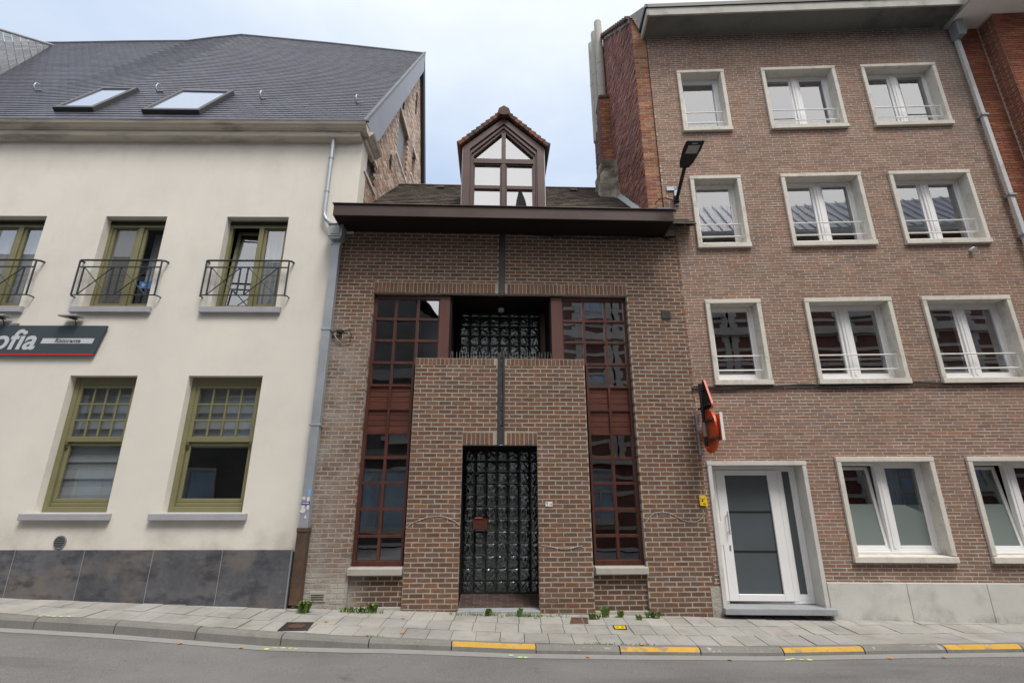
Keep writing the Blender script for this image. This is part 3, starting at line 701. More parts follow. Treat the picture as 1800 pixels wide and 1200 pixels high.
# balcony rails
def railing(x0, x1):
    y = -.125; mb = MB(); zt_, zm_, zb_ = 5.775, 5.64, 5.10
    mb.tube([(x0-.03,0,zt_+.015),(x0-.03,y+.04,zt_+.005),(x0+.02,y,zt_),(x1-.02,y,zt_),(x1+.03,y+.04,zt_+.005),(x1+.03,0,zt_+.015)], .019, 8)
    w = .010
    mb.box(x0, x1, y-w, y+w, zm_-w, zm_+w); mb.tube([(x0-.03,0,zb_),(x0-.03,y+.03,zb_),(x0+.02,y,zb_),(x1-.02,y,zb_),(x1+.03,y+.03,zb_),(x1+.03,0,zb_)], .012, 6)
    W = x1-x0; xs = [0,.068,.425,.515,.885,1.0]
    for k, t in enumerate(xs):
        x = x0+W*t; mb.box(x-.0125, x+.0125, y-.008, y+.008, zb_, zt_ if k in (0,5) else zm_)
    for p, q in ((1,2),(3,4)):
        a, b = x0+W*xs[p], x0+W*xs[q]
        mb.tube([(a,y-.003,zb_),(b,y-.003,zm_)], .009, 6); mb.tube([(a,y+.004,zm_),(b,y+.004,zb_)], .009, 6)
    mb.build('balcony_railing', M['iron'], lb)
for a, b in UPW[1:]: railing(a-.13, b+.19)
# round vent
mb = MB(); mb.tube([(-6.93,-.02,1.02),(-6.93,.02,1.02)], .095, 24)
vg = mb.build('vent_grille', M['grey_plastic'], lb)
mb = MB()
for k in range(6):
    z = 1.02-.065+k*.026; h = math.sqrt(max(.001,.082**2-(z-1.02)**2)); mb.box(-6.93-h,-6.93+h,-.0225,-.0195,z-.008,z+.006)
mb.build('slots', M['ink'], vg)
# restaurant sign
sg = thing('restaurant_sign', 'dark blue slanted restaurant sign board with pale lettering on cream wall', 'sign', to_world(YL, DL, (-7.05,0,4.0)), LY)
mb = MB(); mb.prism([(-3.0,.005),(-.085,.005),(.04,.545),(-2.9,.545)], -.06, -.025, 'y'); mb.build('panel', M['sign_dark'], sg, bevel=.003)
mb = MB(); mb.prism([(-1.725,.006),(-.085,.006),(-.079,.034),(-1.715,.034)], -.0635, -.0605, 'y'); mb.build('red_stripe', M['sign_red'], sg)
mb = MB(); mb.prism([(-2.6,.006),(-1.727,.006),(-1.717,.034),(-2.6,.034)], -.0635, -.0605, 'y'); mb.build('white_stripe', M['white_paint'], sg)
text('lettering', 'ofia', M['sign_text'], sg, (-1.13,-.0605,.118), .50, .22, .011, align='RIGHT', space=1.04)
mb = MB(); mb.prism([(-1.035,.215),(-.145,.215),(-.125,.310),(-1.012,.310)], -.0635, -.0605, 'y'); bar = mb.build('white_bar', M['sign_text'], sg)
text('small_lettering', 'Ristorante', M['sign_ink'], sg, (-.80,-.066,.232), .105, .22, .0012)
for x in (-.545, -1.80):
    mb = MB(); mb.tube([(x,-.03,.545),(x,-.03,.60),(x,-.08,.66)], .009, 6)
    mb.box(x-.05, x+.03, -.15, -.05, .655, .675)
    lm = mb.build('sign_lamp', M['steel_dark'], sg)
    mb = MB(); mb.prism([(-.22,.668),(-.03,.690),(-.03,.712),(-.20,.708)], x-.20, x+.12, 'x'); mb.build('lamp_head', M['grey_plastic'], lm, bevel=.008)
mb = MB(); mb.prism([(-1.66,.548),(-1.54,.552),(-1.53,.585),(-1.62,.59)], -.06, -.02, 'y'); mb.tube([(-1.9,-.03,.56),(-1.75,-.03,.575),(-1.64,-.04,.57)], .006, 5); mb.build('cable_box', M['grey_plastic'], sg)

# ================================================================== drainpipe between restaurant and brown house
dp = thing('drainpipe', 'square grey zinc drainpipe with hopper and stickers between cream wall and brown brick', 'drainpipe', LO, LY)
def boxpath(mb, p, q, w, d):
    """slightly raked square pipe from p to q"""
    vs = []
    for c in (p, q):
        vs += [(c[0]-w/2,c[1]-d/2,c[2]),(c[0]+w/2,c[1]-d/2,c[2]),(c[0]+w/2,c[1]+d/2,c[2]),(c[0]-w/2,c[1]+d/2,c[2])]
    mb.poly(vs, [(0,3,2,1),(4,5,6,7),(0,1,5,4),(1,2,6,5),(2,3,7,6),(3,0,4,7)])
PX = -3.155
mb = MB(); boxpath(mb,(PX,-.095,1.22),(PX,-.095,6.22),.135,.125); mb.build('pipe', M['zinc'], dp, bevel=.006)
mb = MB(); boxpath(mb,(PX,-.095,.16),(PX,-.095,1.18),.16,.14); mb.box(PX-.085,PX+.085,-.175,-.01,1.17,1.235); mb.build('cast_iron_foot', M['rust'], dp, bevel=.006)
mb = MB(); mb.box(PX-.09,PX+.10,-.18,.03,-.1,.11); mb.build('concrete_foot', M['cement'], dp, bevel=.01)
mb = MB(); mb.box(PX-.14,PX+.12,-.25,-.03,6.22,6.46); mb.box(PX-.16,PX+.14,-.27,-.01,6.455,6.475); mb.box(PX-.09,PX+.07,-.258,-.25,6.26,6.43)
mb.prism([(PX-.13,6.22),(PX+.11,6.22),(PX+.08,6.17),(PX-.09,6.17)], -.24, -.04, 'y'); mb.build('hopper', M['zinc_dull'], dp, bevel=.005)
mb = MB()
mb.tube([(-3.47,-.09,8.50),(-3.47,-.09,6.86),(-3.465,-.09,6.74),(-3.42,-.095,6.65),(-3.34,-.1,6.58),(-3.24,-.12,6.52),(-3.17,-.14,6.46)], .04, 12)
mb.build('upper_pipe', M['zinc'], dp)
mb = MB(); mb.tube([(-2.93,-.35,6.75),(-2.94,-.34,6.66),(-3.02,-.28,6.54),(-3.06,-.22,6.46)], .036, 10); mb.build('gutter_outlet', M['zinc_dull'], dp)
for z in (4.46, 2.81, 6.11):
    mb = MB(); mb.box(PX-.095,PX+.085,-.165,-.02,z-.016,z+.016); mb.build('collar', M['zinc'], dp, bevel=.004)
for z in (8.0,7.25):
    mb = MB(); mb.tube([(-3.47,-.09,z-.012),(-3.47,-.09,z+.012)], .047, 12); mb.build('collar', M['zinc_dull'], dp)
yF = -.1605
def sticker(m, f):
    mb = MB(); f(mb); return mb.build('sticker', m, dp)
M['st_w'] = mat('white_sticker', (.62,.60,.63), rough=.5, var=.15, vscale=60)
M['st_p'] = mat('purple_sticker', (.05,.03,.30), rough=.45)
M['st_b'] = mat('light_blue_sticker', (.16,.42,.80), rough=.45, var=.1, vscale=40)
sticker(M['st_b'], lambda mb: mb.box(PX+.022,PX+.058,yF-.002,yF,1.70,1.80))
sticker(M['st_w'], lambda mb: mb.disc((PX+.035,yF-.0025,1.655), .022, 'y', .002, 16, 0, .042))
def star(mb):
    pts = []
    for k in range(14):
        t = 2*math.pi*k/14; q = .038*(1 if k % 2 else rnd.uniform(.35,.6)); pts.append((PX-.035+q*math.cos(t), 1.665+q*math.sin(t)))
    mb.prism(pts, yF-.002, yF, 'y')
sticker(M['st_w'], star)
st = sticker(M['st_p'], lambda mb: mb.box(PX-.066,PX+.066,yF-.003,yF,1.57,1.615))
mb = MB()
for k in range(7): mb.box(PX-.055+k*.016,PX-.055+k*.016+rnd.uniform(.008,.012),yF-.0045,yF-.0031,1.583,1.603)
o = mb.build('sticker_letters', M['white_paint'], st)
sticker(M['st_w'], lambda mb: mb.box(PX-.062,PX-.008,yF-.002,yF,1.525,1.562))
sticker(M['st_w'], lambda mb: mb.disc((PX-.03,yF-.003,1.485), .04, 'y', .003, 20))
sticker(M['st_w'], lambda mb: mb.disc((PX+.042,yF-.002,1.53), .019, 'y', .002, 16, 0, .04))
sticker(M['st_w'], lambda mb: mb.prism([(PX+.0,1.37),(PX+.035,1.365),(PX+.04,1.40),(PX+.015,1.415)], yF-.002, yF, 'y'))

# ================================================================== CENTRE: brown brick house
BO, BY = frame(YB, DB)
hb = thing('brick_house', 'brown brick house with red wood windows, glass block entrance, copper gutter and pointed dormer', 'house', BO, BY)
HL = (-2.215,-1.385,.66,5.23); HR = (1.56,2.40,.66,5.23); HC = (-1.385,1.56,4.0,5.23); HD = (-.535,.715,-.3,2.515)
SLOT = (.045,.16,2.515,4.0); SLOT2 = (.05,.158,5.23,6.62)
AP1 = (-2.215,-1.385,-.3,.66); AP2 = (1.56,2.40,-.3,.66)
LIN = (-2.215,2.40,5.23,5.43); LIND = (-.535,.715,2.515,2.72); COP = (-1.385,1.56,3.88,4.0)
mb = MB()
bh = [HL,HR,HC,HD,SLOT,SLOT2,AP1,AP2,LIN,LIND,COP]
LB, HBk, JT = .2175, .0722, .0125
mb.bricks(-3.02,3.47,-.15,6.46, bh, LB, HBk, JT, 0, .11, PAL_B, 0, .005)
# soldier courses and coping heads
def soldiers(x0, x1, z0, z1, gap=None, w=.0715):
    n = round((x1-x0)/w); w = (x1-x0)/n
    for k in range(n):
        a, b = x0+k*w+.005, x0+(k+1)*w-.005
        if gap and a < gap[1] and b > gap[0]: continue
        mb.brick(a, b, z0+.004, z1-.006, -.002, .12, pick(PAL_B), 0, .005)
soldiers(*LIN[:4], SLOT2); soldiers(-1.385,1.56,3.88,4.0,SLOT)
soldiers(LIND[0],LIND[1],2.515,2.72,SLOT)
# recessed aprons under the windows
mb.bricks(AP1[0],AP1[1],.09,.545,[],LB,HBk,JT,.05,.08,[tuple(v*.85 for v in c) for c in PAL_B],0,.005)
mb.bricks(AP2[0],AP2[1],.02,.545,[],LB,HBk,JT,.05,.08,[tuple(v*.8 for v in c) for c in PAL_B],0,.005)
# mortar bed
mb.wall(-3.02,3.47,-.2,6.62,.0025,[HL,HR,HC,HD,SLOT,SLOT2,AP1,AP2],.16,1)
mb.wall(AP1[0],AP1[1],-.2,.66,.0525,[],0,1); mb.wall(AP2[0],AP2[1],-.2,.66,.0525,[],0,1)
mb.face([(3.47,.011,-.2),(3.47,.6,-.2),(3.47,.6,6.6),(3.47,.011,6.6)],1)
# raised brick pier beside the gutter end
mb.bricks(3.06,3.46,6.46,7.03,[],LB,HBk,JT,.02,.2,[(.13,.115,.105),(.11,.10,.09),(.15,.13,.115)],0,.004); mb.box(3.07,3.455,.032,.3,6.6,7.03,1)
mb.build('wall', [M['brick_b'], M['mortar_b']], hb)
mb = MB(); mb.prism([(2.98,6.72),(3.02,6.70),(3.16,7.03),(3.16,7.08),(3.12,7.08)], -.03, .33, 'y'); mb.box(3.12,3.50,-.035,.335,7.03,7.085); mb.build('pier_coping', M['lead'], hb, bevel=.008)
# plinth strips and sills
mb = MB(); mb.box(-2.21,-1.39,.02,.1,-.1,.092); mb.box(1.565,2.395,.02,.1,-.2,.018); mb.build('base_strip', M['sill_b'], hb, bevel=.006)
mb = MB(); mb.prism([(.0,-.12),(.0,-.02),(-.03,.0)], -.55, -.55, 'x'); mb = MB()
# gutter, soffit, fascia
mb = MB(); mb.box(-2.90,3.20,-.60,-.575,6.435,6.655); mb.box(-2.90,-2.875,-.575,.0,6.435,6.655); mb.box(3.175,3.20,-.575,.02,6.435,6.655)
mb.box(-2.92,3.22,-.63,-.55,6.656,6.674)
mb.build('gutter_fascia', M['fascia_b'], hb, bevel=.004)
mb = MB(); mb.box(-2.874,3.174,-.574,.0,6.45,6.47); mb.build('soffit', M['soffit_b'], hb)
mb = MB(); mb.box(-2.87,3.17,-.56,.15,6.54,6.56); mb.build('gutter_bed', M['lead'], hb)
# roof
def broof(u, v):
    d = -.3+3.42*v; return (u, d, 6.56+3.08*v)
mb = MB(); slates(mb, ((-2.72,3.75), broof), 24, .19, [(.125,.105,.092),(.100,.086,.078),(.140,.116,.098),(.090,.077,.070),(.116,.104,.092)], .02)
mb.face([(p[0],p[1]+.02,p[2]-.022) for p in (broof(-2.72,0),broof(3.75,0),broof(3.75,1),broof(-2.72,1))], 0, (.03,.026,.022))
mb.build('roof', M['tile_b'], hb)
mb = MB(); mb.prism([(3.05,9.62),(3.12,9.69),(3.25,9.60)], -2.72, 3.75, 'x'); mb.build('ridge', M['rust'], hb)
mb = MB()
for s, v in ((-1.45,.88),(1.97,.87)):
    p = Vector(broof(s, v)); mb.prism([(p.y-.10,p.z-.02),(p.y-.07,p.z+.05),(p.y+.1,p.z+.1)], p.x-.09, p.x+.09, 'x')
mb.build('roof_vent', M['black'], hb)
mb = MB()
def flash(pts, w, x):
    for a, b in zip(pts, pts[1:]):
        mb.poly([(x,a[0],a[1]),(x,b[0],b[1]),(x,b[0],b[1]+w),(x,a[0],a[1]+w),(x+.02,a[0],a[1]),(x+.02,b[0],b[1]),(x+.02,b[0],b[1]+w),(x+.02,a[0],a[1]+w)], [(0,1,2,3),(0,3,7,4),(3,2,6,7),(4,5,6,7),(0,4,5,1)])
flash([broof(0,v)[1:] for v in (0,.3,.6,1)], .10, -2.70)
mb.build('left_flashing', M['cement'], hb)
mb = MB()
for a, b in zip((0,.25,.5,.72),(.25,.5,.72,1)):
    p, q = broof(0,a), broof(0,b); xa, xb = 2.99+.0*p[1], 2.99+.0*q[1]
    mb.poly([(xa-.10,p[1],p[2]+.02),(xb-.10,q[1],q[2]+.02),(xb,q[1],q[2]+.13),(xa,p[1],p[2]+.13)], [(0,1,2,3)])
mb.build('right_flashing', M['zinc'], hb)
# cement lump where roof ridge meets the neighbour's chimney
mb = MB()
def lump(x0,x1,y0,y1,z0,z1):
    n = 6
    P = lambda i,j,k: Vector((x0+(x1-x0)*i/n, y0+(y1-y0)*j/n, z0+(z1-z0)*k/n))
    def d(p):
        q = noise.noise(p*3.5)*.16; t = (p.z-z0)/(z1-z0); cx, cy = (x0+x1)/2, (y0+y1)/2
        return Vector((x1+(p.x-x1)*(1.2-.35*t)+q*(p.x < x1-.01), cy+(p.y-cy)*(1.1-.3*t)+q, p.z+q*.6))
    for a in range(n):
        for b in range(n):
            for fs in ([(a,0,b),(a+1,0,b),(a+1,0,b+1),(a,0,b+1)],[(0,a+1,b),(0,a,b),(0,a,b+1),(0,a+1,b+1)],[(a,b,n),(a+1,b,n),(a+1,b+1,n),(a,b+1,n)]):
                mb.face([d(P(*f)) for f in fs], 0, None, True)
lump(2.55,3.06,2.05,2.75,8.35,9.80)
mb.build('cement_mound', M['cement'], hb)
# dormer
XD = .122
zb0, ze, za = 6.58, 8.47, 9.20; w2 = .83
def gab(w, ze_, top): return [(XD-w,zb0),(XD+w,zb0),(XD+w,ze_),(XD,top),(XD-w,ze_)]
mb = MB(); 
# front frame: outer cladding as ring of strips between outer and inner outlines
def ring(mb, o, i, y0, y1, m=0):
    n = len(o)
    for k in range(n):
        a, b, c, d = o[k], o[(k+1)%n], i[(k+1)%n], i[k]
        P = lambda p, y: (p[0], y, p[1])
        mb.poly([P(a,y0),P(b,y0),P(c,y0),P(d,y0),P(a,y1),P(b,y1),P(c,y1),P(d,y1)], [(0,1,2,3),(0,4,5,1),(2,6,7,3)], m)
o0 = [(XD-.815,zb0),(XD+.815,zb0),(XD+.815,8.42),(XD,9.14),(XD-.815,8.42)]
o1 = [(XD-.665,zb0+.12),(XD+.665,zb0+.12),(XD+.675,8.37),(XD,9.0),(XD-.675,8.37)]
o2 = [(XD-.645,zb0+.14),(XD+.645,zb0+.14),(XD+.655,8.33),(XD,8.955),(XD-.655,8.33)]
o3 = [(XD-.635,zb0+.15),(XD+.635,zb0+.15),(XD+.645,8.28),(XD,8.91),(XD-.645,8.28)]
o4 = [(XD-.60,zb0+.22),(XD+.60,zb0+.22),(XD+.60,8.235),(XD,8.84),(XD-.60,8.235)]
ring(mb, o0, o1, 0, .10); ring(mb, o1, o2, .035, .10); ring(mb, o2, o3, .018, .10); ring(mb, o3, o4, .05, .13)
dr = mb.build('dormer', M['copper'], hb)
mb = MB()
mb.box(XD-.042,XD+.042,.035,.12,zb0+.22,8.80); mb.box(XD-.60,XD+.60,.03,.12,8.06,8.17)
for x0, x1 in ((XD-.60,XD-.042),(XD+.042,XD+.60)):
    rectframe(mb, x0, x1, zb0+.22, 8.06, .028, .055, .11); mb.box(x0+.028,x1-.028,.05,.11,7.48,7.56)
mb.build('dormer_frame', M['copper'], dr, bevel=.004)
mb = MB()
for pts in ([(XD-.60,8.165),(XD-.04,8.165),(XD-.04,8.82),(XD-.60,8.23)],[(XD+.04,8.165),(XD+.60,8.165),(XD+.60,8.23),(XD+.04,8.82)]):
    mb.face([(p[0],.115,p[1]) for p in pts])
mb.build('pane', M['g_d'], dr)
for x0, x1 in ((XD-.575,XD-.066),(XD+.066,XD+.575)):
    pane('pane', x0, x1, 7.56, 8.01, .10, M['g_d'], dr); pane('pane', x0, x1, zb0+.25, 7.48, .10, M['g_d'], dr)
mb = MB()
for sx in (-1, 1):
    x = XD+sx*.815; mb.box(min(x,x+sx*.012),max(x,x+sx*.012),.012,2.6,zb0,8.40)
mb.build('dormer_cheek', M['zinc'], dr)
mb = MB(); mb.face([(XD-.6,.3,zb0),(XD+.6,.3,zb0),(XD+.6,.3,8.2),(XD,.3,8.8),(XD-.6,.3,8.2)]); mb.build('dormer_blind', M['curtain'], dr)
mb = MB()
sl = math.atan2(.74,.85)
for sx in (-1, 1):
    n = 9; a0, a1 = Vector((XD+sx*.88,0,8.41)), Vector((XD+sx*.03,0,9.20))
    for k in range(n):
        p, q = a0.lerp(a1,k/n), a0.lerp(a1,(k+1.25)/n)
        nn = Vector((sx*math.sin(sl),0,math.cos(sl)))
        up = .095; lo = .06
        c = pick([(.14,.085,.07),(.22,.10,.06),(.10,.07,.06),(.17,.095,.07)])
        for (y0, y1) in ((-.07,.30),(.30,.75),(.75,1.2),(1.2,1.65),(1.65,2.5)):
            vs = [Vector((p.x,y0,p.z)), Vector((q.x,y0,q.z)), Vector((q.x,y0,q.z))+nn*lo*.9, Vector((p.x,y0,p.z))+nn*up,
                  Vector((p.x,y1,p.z)), Vector((q.x,y1,q.z)), Vector((q.x,y1,q.z))+nn*lo*.5, Vector((p.x,y1,p.z))+nn*up]
            mb.poly(vs, [(0,1,2,3),(7,6,5,4),(0,4,5,1),(1,5,6,2),(2,6,7,3),(3,7,4,0)], 0, c)
mb.tube([(XD,-.10,9.235),(XD,2.7,9.235)], .085, 14, 0, (.12,.085,.07))
mb.prism([(XD-.125,9.20),(XD-.085,9.14),(XD,9.12),(XD+.085,9.14),(XD+.125,9.20),(XD+.10,9.28),(XD,9.345),(XD-.10,9.28)], -.125, -.10, 'y', 0, (.13,.085,.068))
mb.build('dormer_tiles', M['tile_d'], dr)
# ---- big L-shaped windows
def cells(mb, xs, zs, y0, y1, w):
    pass
def big_window(mirror):
    x_out, step = (2.40, -.397) if mirror else (-2.215, .397)
    g = .408; zt0 = 5.17
    col = lambda k: x_out+step*k
    y0, y1 = .13, .20; w = .022
    mb = MB()
    xx = lambda a, b: (min(a,b), max(a,b))
    bot = zt0-11*g
    # outer frame, mullions, rails
    ze_ = zt0-3*g
    a, b = xx(col(0), col(0)+(.055 if step > 0 else -.055)); mb.box(a, b, y0-.02, y1, bot-.03, 5.23)
    a, b = xx(col(0), col(3)); mb.box(a, b, y0-.02, y1, zt0-.02, 5.23)
    a, b = xx(col(3), col(3)-step*.06); mb.box(a, b, y0, y1, ze_, zt0)
    a, b = xx(col(2), col(2)-step*.10); mb.box(a, b, y0-.01, y1, bot, ze_)
    a, b = xx(col(0), col(2)); mb.box(a, b, y0-.03, y1, bot-.03, bot+.05)
    mb.box(a, b, y0-.06, y1, .655, bot-.03)
    c = col(1); mb.box(c-w, c+w, y0-.006, y1, bot+.05, zt0-.02)
    c = col(2); mb.box(c-w, c+w, y0-.006, y1, ze_, zt0-.02)
    for k in range(1, 11):
        z = zt0-k*g; a, b = xx(col(0), col(3) if k <= 3 else col(2)); mb.box(a, b, y0-.003, y1-.002, z-w, z+w)
    wn = mb.build('window', M['wood_red'], hb, bevel=.005)
    # post beside the loggia
    a, b = xx(col(3), col(3)+(.19 if step > 0 else -.205)); mb = MB(); mb.box(a, b, .07, .95, 4.0, 5.2); mb.build('post', M['wood_post'], wn, bevel=.008)
    for r_ in range(11):
        for k in range(3 if r_ < 3 else 2):
            a, b = xx(col(k), col(k+1)); z1 = zt0-r_*g; z0 = z1-g
            if r_ in (4, 5):
                mb = MB(); n = 4
                for t in range(n):
                    za_, zb_ = z0+.02+(g-.04)*t/n, z0+.02+(g-.04)*(t+1)/n
                    mb.box(a+.02, b-.02, .158, .18, za_+.004, zb_-.004)
                mb.box(a+.02,b-.02,.166,.19,z0+.02,z1-.02)
                mb.build('panel', M['panel'], wn, bevel=.003)
            else:
                p = pane('pane', a+.02, b-.02, z0+.02, z1-.02, .17, M['g_bt'] if r_ < 4 else M['g_b'], wn)
                p.rotation_euler = (R(rnd.uniform(-.25,.25)), 0, R(rnd.uniform(-.12,.12)))
    mb = MB(); a, b = xx(col(0), col(2)); mb.prism([(-.055,.54),(-.055,.635),(.09,.655),(.09,.54)], a-.015, b+.02, 'x'); mb.build('sill', M['sill_b'], wn, bevel=.006)
big_window(False); big_window(True)
# loggia behind the parapet
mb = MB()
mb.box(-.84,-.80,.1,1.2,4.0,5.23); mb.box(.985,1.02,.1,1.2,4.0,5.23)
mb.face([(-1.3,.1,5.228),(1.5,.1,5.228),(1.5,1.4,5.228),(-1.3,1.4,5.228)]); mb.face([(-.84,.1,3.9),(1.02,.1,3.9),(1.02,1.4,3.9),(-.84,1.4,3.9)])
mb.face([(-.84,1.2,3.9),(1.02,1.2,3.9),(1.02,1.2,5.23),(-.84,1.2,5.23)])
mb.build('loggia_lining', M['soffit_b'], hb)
mb = MB(); mb.tube([(.1,.75,5.226),(.1,.75,5.17)], .06, 14); mb.build('loggia_lamp', M['white_paint'], hb)
mb = MB(); mb.box(.885,.975,.9,1.0,3.9,5.2); mb.build('loggia_door_jamb', M['wood_red'], hb)
def blocks(x0, z0, nx, nz, y, name, xmin=-99, xmax=99):
    mb = MB(); s = .2
    for i in range(nx):
        for j in range(nz):
            a, b, c, d = x0+i*s+.006, x0+(i+1)*s-.006, z0+j*s+.006, z0+(j+1)*s-.006
            a, b = max(a,xmin), min(b,xmax)
            if b-a < .02: continue
            n = 9; e = .014; ph = rnd.choice((0, 1, 2, 3)); nn = len(mb.v); r1, r2, am = rnd.uniform(0,.5), rnd.uniform(0,.5), rnd.uniform(.7,1.2)
            sw = .5*((i*7+j*3) % 2)
            for q in range(n+1):
                for p in range(n+1):
                    u, v = p/n, q/n
                    X, Z = a+(b-a)*u, c+(d-c)*v
                    edge = min(u, 1-u, v, 1-v)
                    uu, vv = ((u,v),(1-u,v),(u,1-v),(v,u))[ph]
                    w = am*(math.sin(7.5*uu+3*math.sin(6*vv+sw+r1)+r2)+.8*math.sin(9*vv-4*uu+2*math.sin(7*uu+r2)))
                    mb.v.append((X, y-.010*min(1, edge*9)-.0048*w*min(1, edge*7), Z))
            for q in range(n):
                for p in range(n):
                    k = nn+q*(n+1)+p; mb.f.append((k, k+1, k+n+2, k+n+1)); mb.mi.append(0); mb.c.append(None); mb.s.append(True)
    mb.box(max(x0,xmin), min(x0+nx*s,xmax), y+.002, y+.06, z0, z0+nz*s, 1)
    return mb.build(name, [M['gblock'], M['castiron']], hb)
blocks(-.72,3.95,8,7,1.02,'glass_block_wall')
# bird spikes on the parapet
mb = MB()
x = -.79
while x < .99:
    xx_ = x+rnd.uniform(-.008,.008); l = rnd.uniform(.115,.145); mb.tube([(xx_,.03,3.99),(xx_+rnd.uniform(-.012,.012),.018,3.99+l)], .0032, 4)
    x += .052
mb.box(-.80,1.0,.02,.05,3.998,4.004)
mb.build('bird_spikes', M['spike'], hb)
# entrance porch
blocks(-.545+.0-.0,.12,7,12,.90,'glass_block_screen',-.535,.80)
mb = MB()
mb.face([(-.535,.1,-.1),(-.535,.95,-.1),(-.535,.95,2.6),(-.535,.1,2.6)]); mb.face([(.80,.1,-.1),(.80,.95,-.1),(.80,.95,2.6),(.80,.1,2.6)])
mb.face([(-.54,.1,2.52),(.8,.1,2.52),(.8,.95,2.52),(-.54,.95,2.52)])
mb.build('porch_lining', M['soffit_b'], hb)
mb = MB(); n = 6
for j in range(7):
    for i in range(-1, 7):
        a, b = max(-.53,-.53+(i+(.5 if j % 2 else 0))*.22+.004), min(.79,-.53+(i+1+(.5 if j % 2 else 0))*.22-.004)
        if b-a < .02: continue
        c = pick([(.075,.050,.046),(.06,.043,.042),(.09,.058,.05)])
        y0, y1 = .2+j*.1, .2+j*.1+.092; z0, z1 = .045+j*.012, .045+(j+1)*.012
        mb.face([(a,y0,z0),(b,y0,z0),(b,y1,z1),(a,y1,z1)], 0, c)
mb.face([(-.535,.15,.038),(.8,.15,.038),(.8,.92,.128),(-.535,.92,.128)], 0, (.17,.15,.13))
mb.build('porch_floor', M['tilefloor'], hb)
mb = MB(); mb.prism([(-.02,-.15),(-.02,.035),(.2,.045),(.2,-.15)], -.55, .72, 'x'); mb.build('threshold', M['bluestone'], hb, bevel=.006)
mb = MB(); mb.box(-.36,-.105,.62,.88,1.16,1.34); mbx = mb.build('mailbox', M['panel'], hb, bevel=.004)
mb = MB(); mb.box(-.32,-.19,.60,.66,1.342,1.36); mb.build('flap', M['signred'], mbx)
# steel mullion on the axis
mb = MB(); mb.box(.044,.163,-.015,.08,5.235,6.50); mb.box(.075,.13,-.03,.02,5.18,5.235); mb.box(.052,.155,-.01,.08,5.19,5.235); mb.build('steel_column', M['steel_dark'], hb, bevel=.004)
mb = MB(); mb.box(.040,.085,-.008,.08,2.50,4.10); mb.box(.135,.165,-.008,.08,2.50,4.10); mb.box(.085,.135,.0,.05,2.52,2.82); mb.box(.085,.135,.05,.08,2.82,4.1)
cs = mb.build('slot_channel', M['steel_dark'], hb)
mb = MB(); mb.box(.086,.134,.012,.05,2.83,4.02); mb.build('slot_glass', M['slotg'], cs)
# vents
mb = MB(); mb.box(3.02,3.185,-.03,.01,4.775,4.94); v1 = mb.build('vent_grille', M['brown_plastic'], hb, bevel=.008)
mb = MB()
for k in range(4): mb.box(3.045,3.16,-.034,-.031,4.80+k*.032,4.815+k*.032)
mb.build('slats', M['steel_dark'], v1)
mb = MB(); mb.box(-2.775,-2.525,-.012,.01,.175,.32); v2 = mb.build('air_brick', M['sill_b'], hb, bevel=.006)
mb = MB()
for k in range(3): mb.box(-2.745,-2.555,-.016,-.0125,.205+k*.03,.22+k*.03)
mb.build('slats', M['brown_plastic'], v2)
# dark room behind
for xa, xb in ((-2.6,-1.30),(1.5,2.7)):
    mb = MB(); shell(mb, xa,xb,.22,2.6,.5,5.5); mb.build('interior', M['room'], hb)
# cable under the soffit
mb = MB(); pts = [(.5,-.02,6.44),(1.2,-.02,6.40),(1.9,-.02,6.38),(2.6,-.02,6.41),(3.2,-.02,6.44),(3.42,-.02,6.45)]
mb.tube(pts, .012, 6); mb.tube([(2.95,-.03,6.41),(3.1,-.035,6.43),(3.25,-.03,6.40),(3.42,-.03,6.44)], .012, 6); mb.build('eave_cable', M['cable'], hb)

# small things on the brown house
def on_b(p): return to_world(YB, DB, p)
cc = thing('cable_coil', 'looped black cable with junction box on brown brick beside the drainpipe', 'cable', on_b((-2.70,0,4.40)), BY)
mb = MB(); mb.box(-.09,.03,-.06,-.01,.03,.085); mb.build('junction_box', M['cable'], cc, bevel=.006)
mb = MB(); n = 20
mb.tube([(.07+.105*math.cos(t), -.03, -.03+.115*math.sin(t)) for t in [2*math.pi*(k/n)*.86+1.9 for k in range(n+1)]], .006, 6)
mb.tube([(-.24,-.02,.05),(-.15,-.03,.06),(-.09,-.03,.06)], .012, 6); mb.tube([(-.22,-.02,-.04),(-.2,-.04,.0),(-.12,-.03,.03)], .012, 6)
mb.build('black_loop', M['cable'], cc)
mb = MB(); mb.tube([(-.12,-.03,.04),(-.11,-.035,-.03),(-.06,-.035,-.10),(.02,-.035,-.145),(.025,-.035,-.05),(.02,-.035,.03)], .007, 6); mb.tube([(.0,-.03,.08),(.05,-.03,.11),(.1,-.02,.12)], .007, 6)
mb.tube([(-.2,-.03,-.005),(-.04,-.035,.01)], .008, 6); mb.build('pale_wire', M['cable_w'], cc)
def cord(pts, label):
    mb = MB(); P = [Vector((x,-.007,z)) for x, z in pts]; Q = []
    for a, b in zip(P, P[1:]):
        for t in range(6): Q.append(a.lerp(b, t/6))
    Q.append(P[-1])
    for ph in (0, math.pi):
        mb.tube([q+Vector((0,.0035*math.cos(i*1.1+ph),.0035*math.sin(i*1.1+ph))) for i, q in enumerate(Q)], .003, 5)
    o = mb.build('twisted_cord', M['rope'], None); o.location = BO; o.rotation_euler = (0,0,BY)
    tag(o, label, 'cord', 'twisted cords on the brown brick')
cord([(-1.382,1.219),(-1.293,1.296),(-1.183,1.332),(-1.066,1.381),(-.977,1.388),(-.85,1.399),(-.736,1.37),(-.614,1.317),(-.544,1.256)], 'silvery twisted cord arching over brown brick left of the glass block entrance')
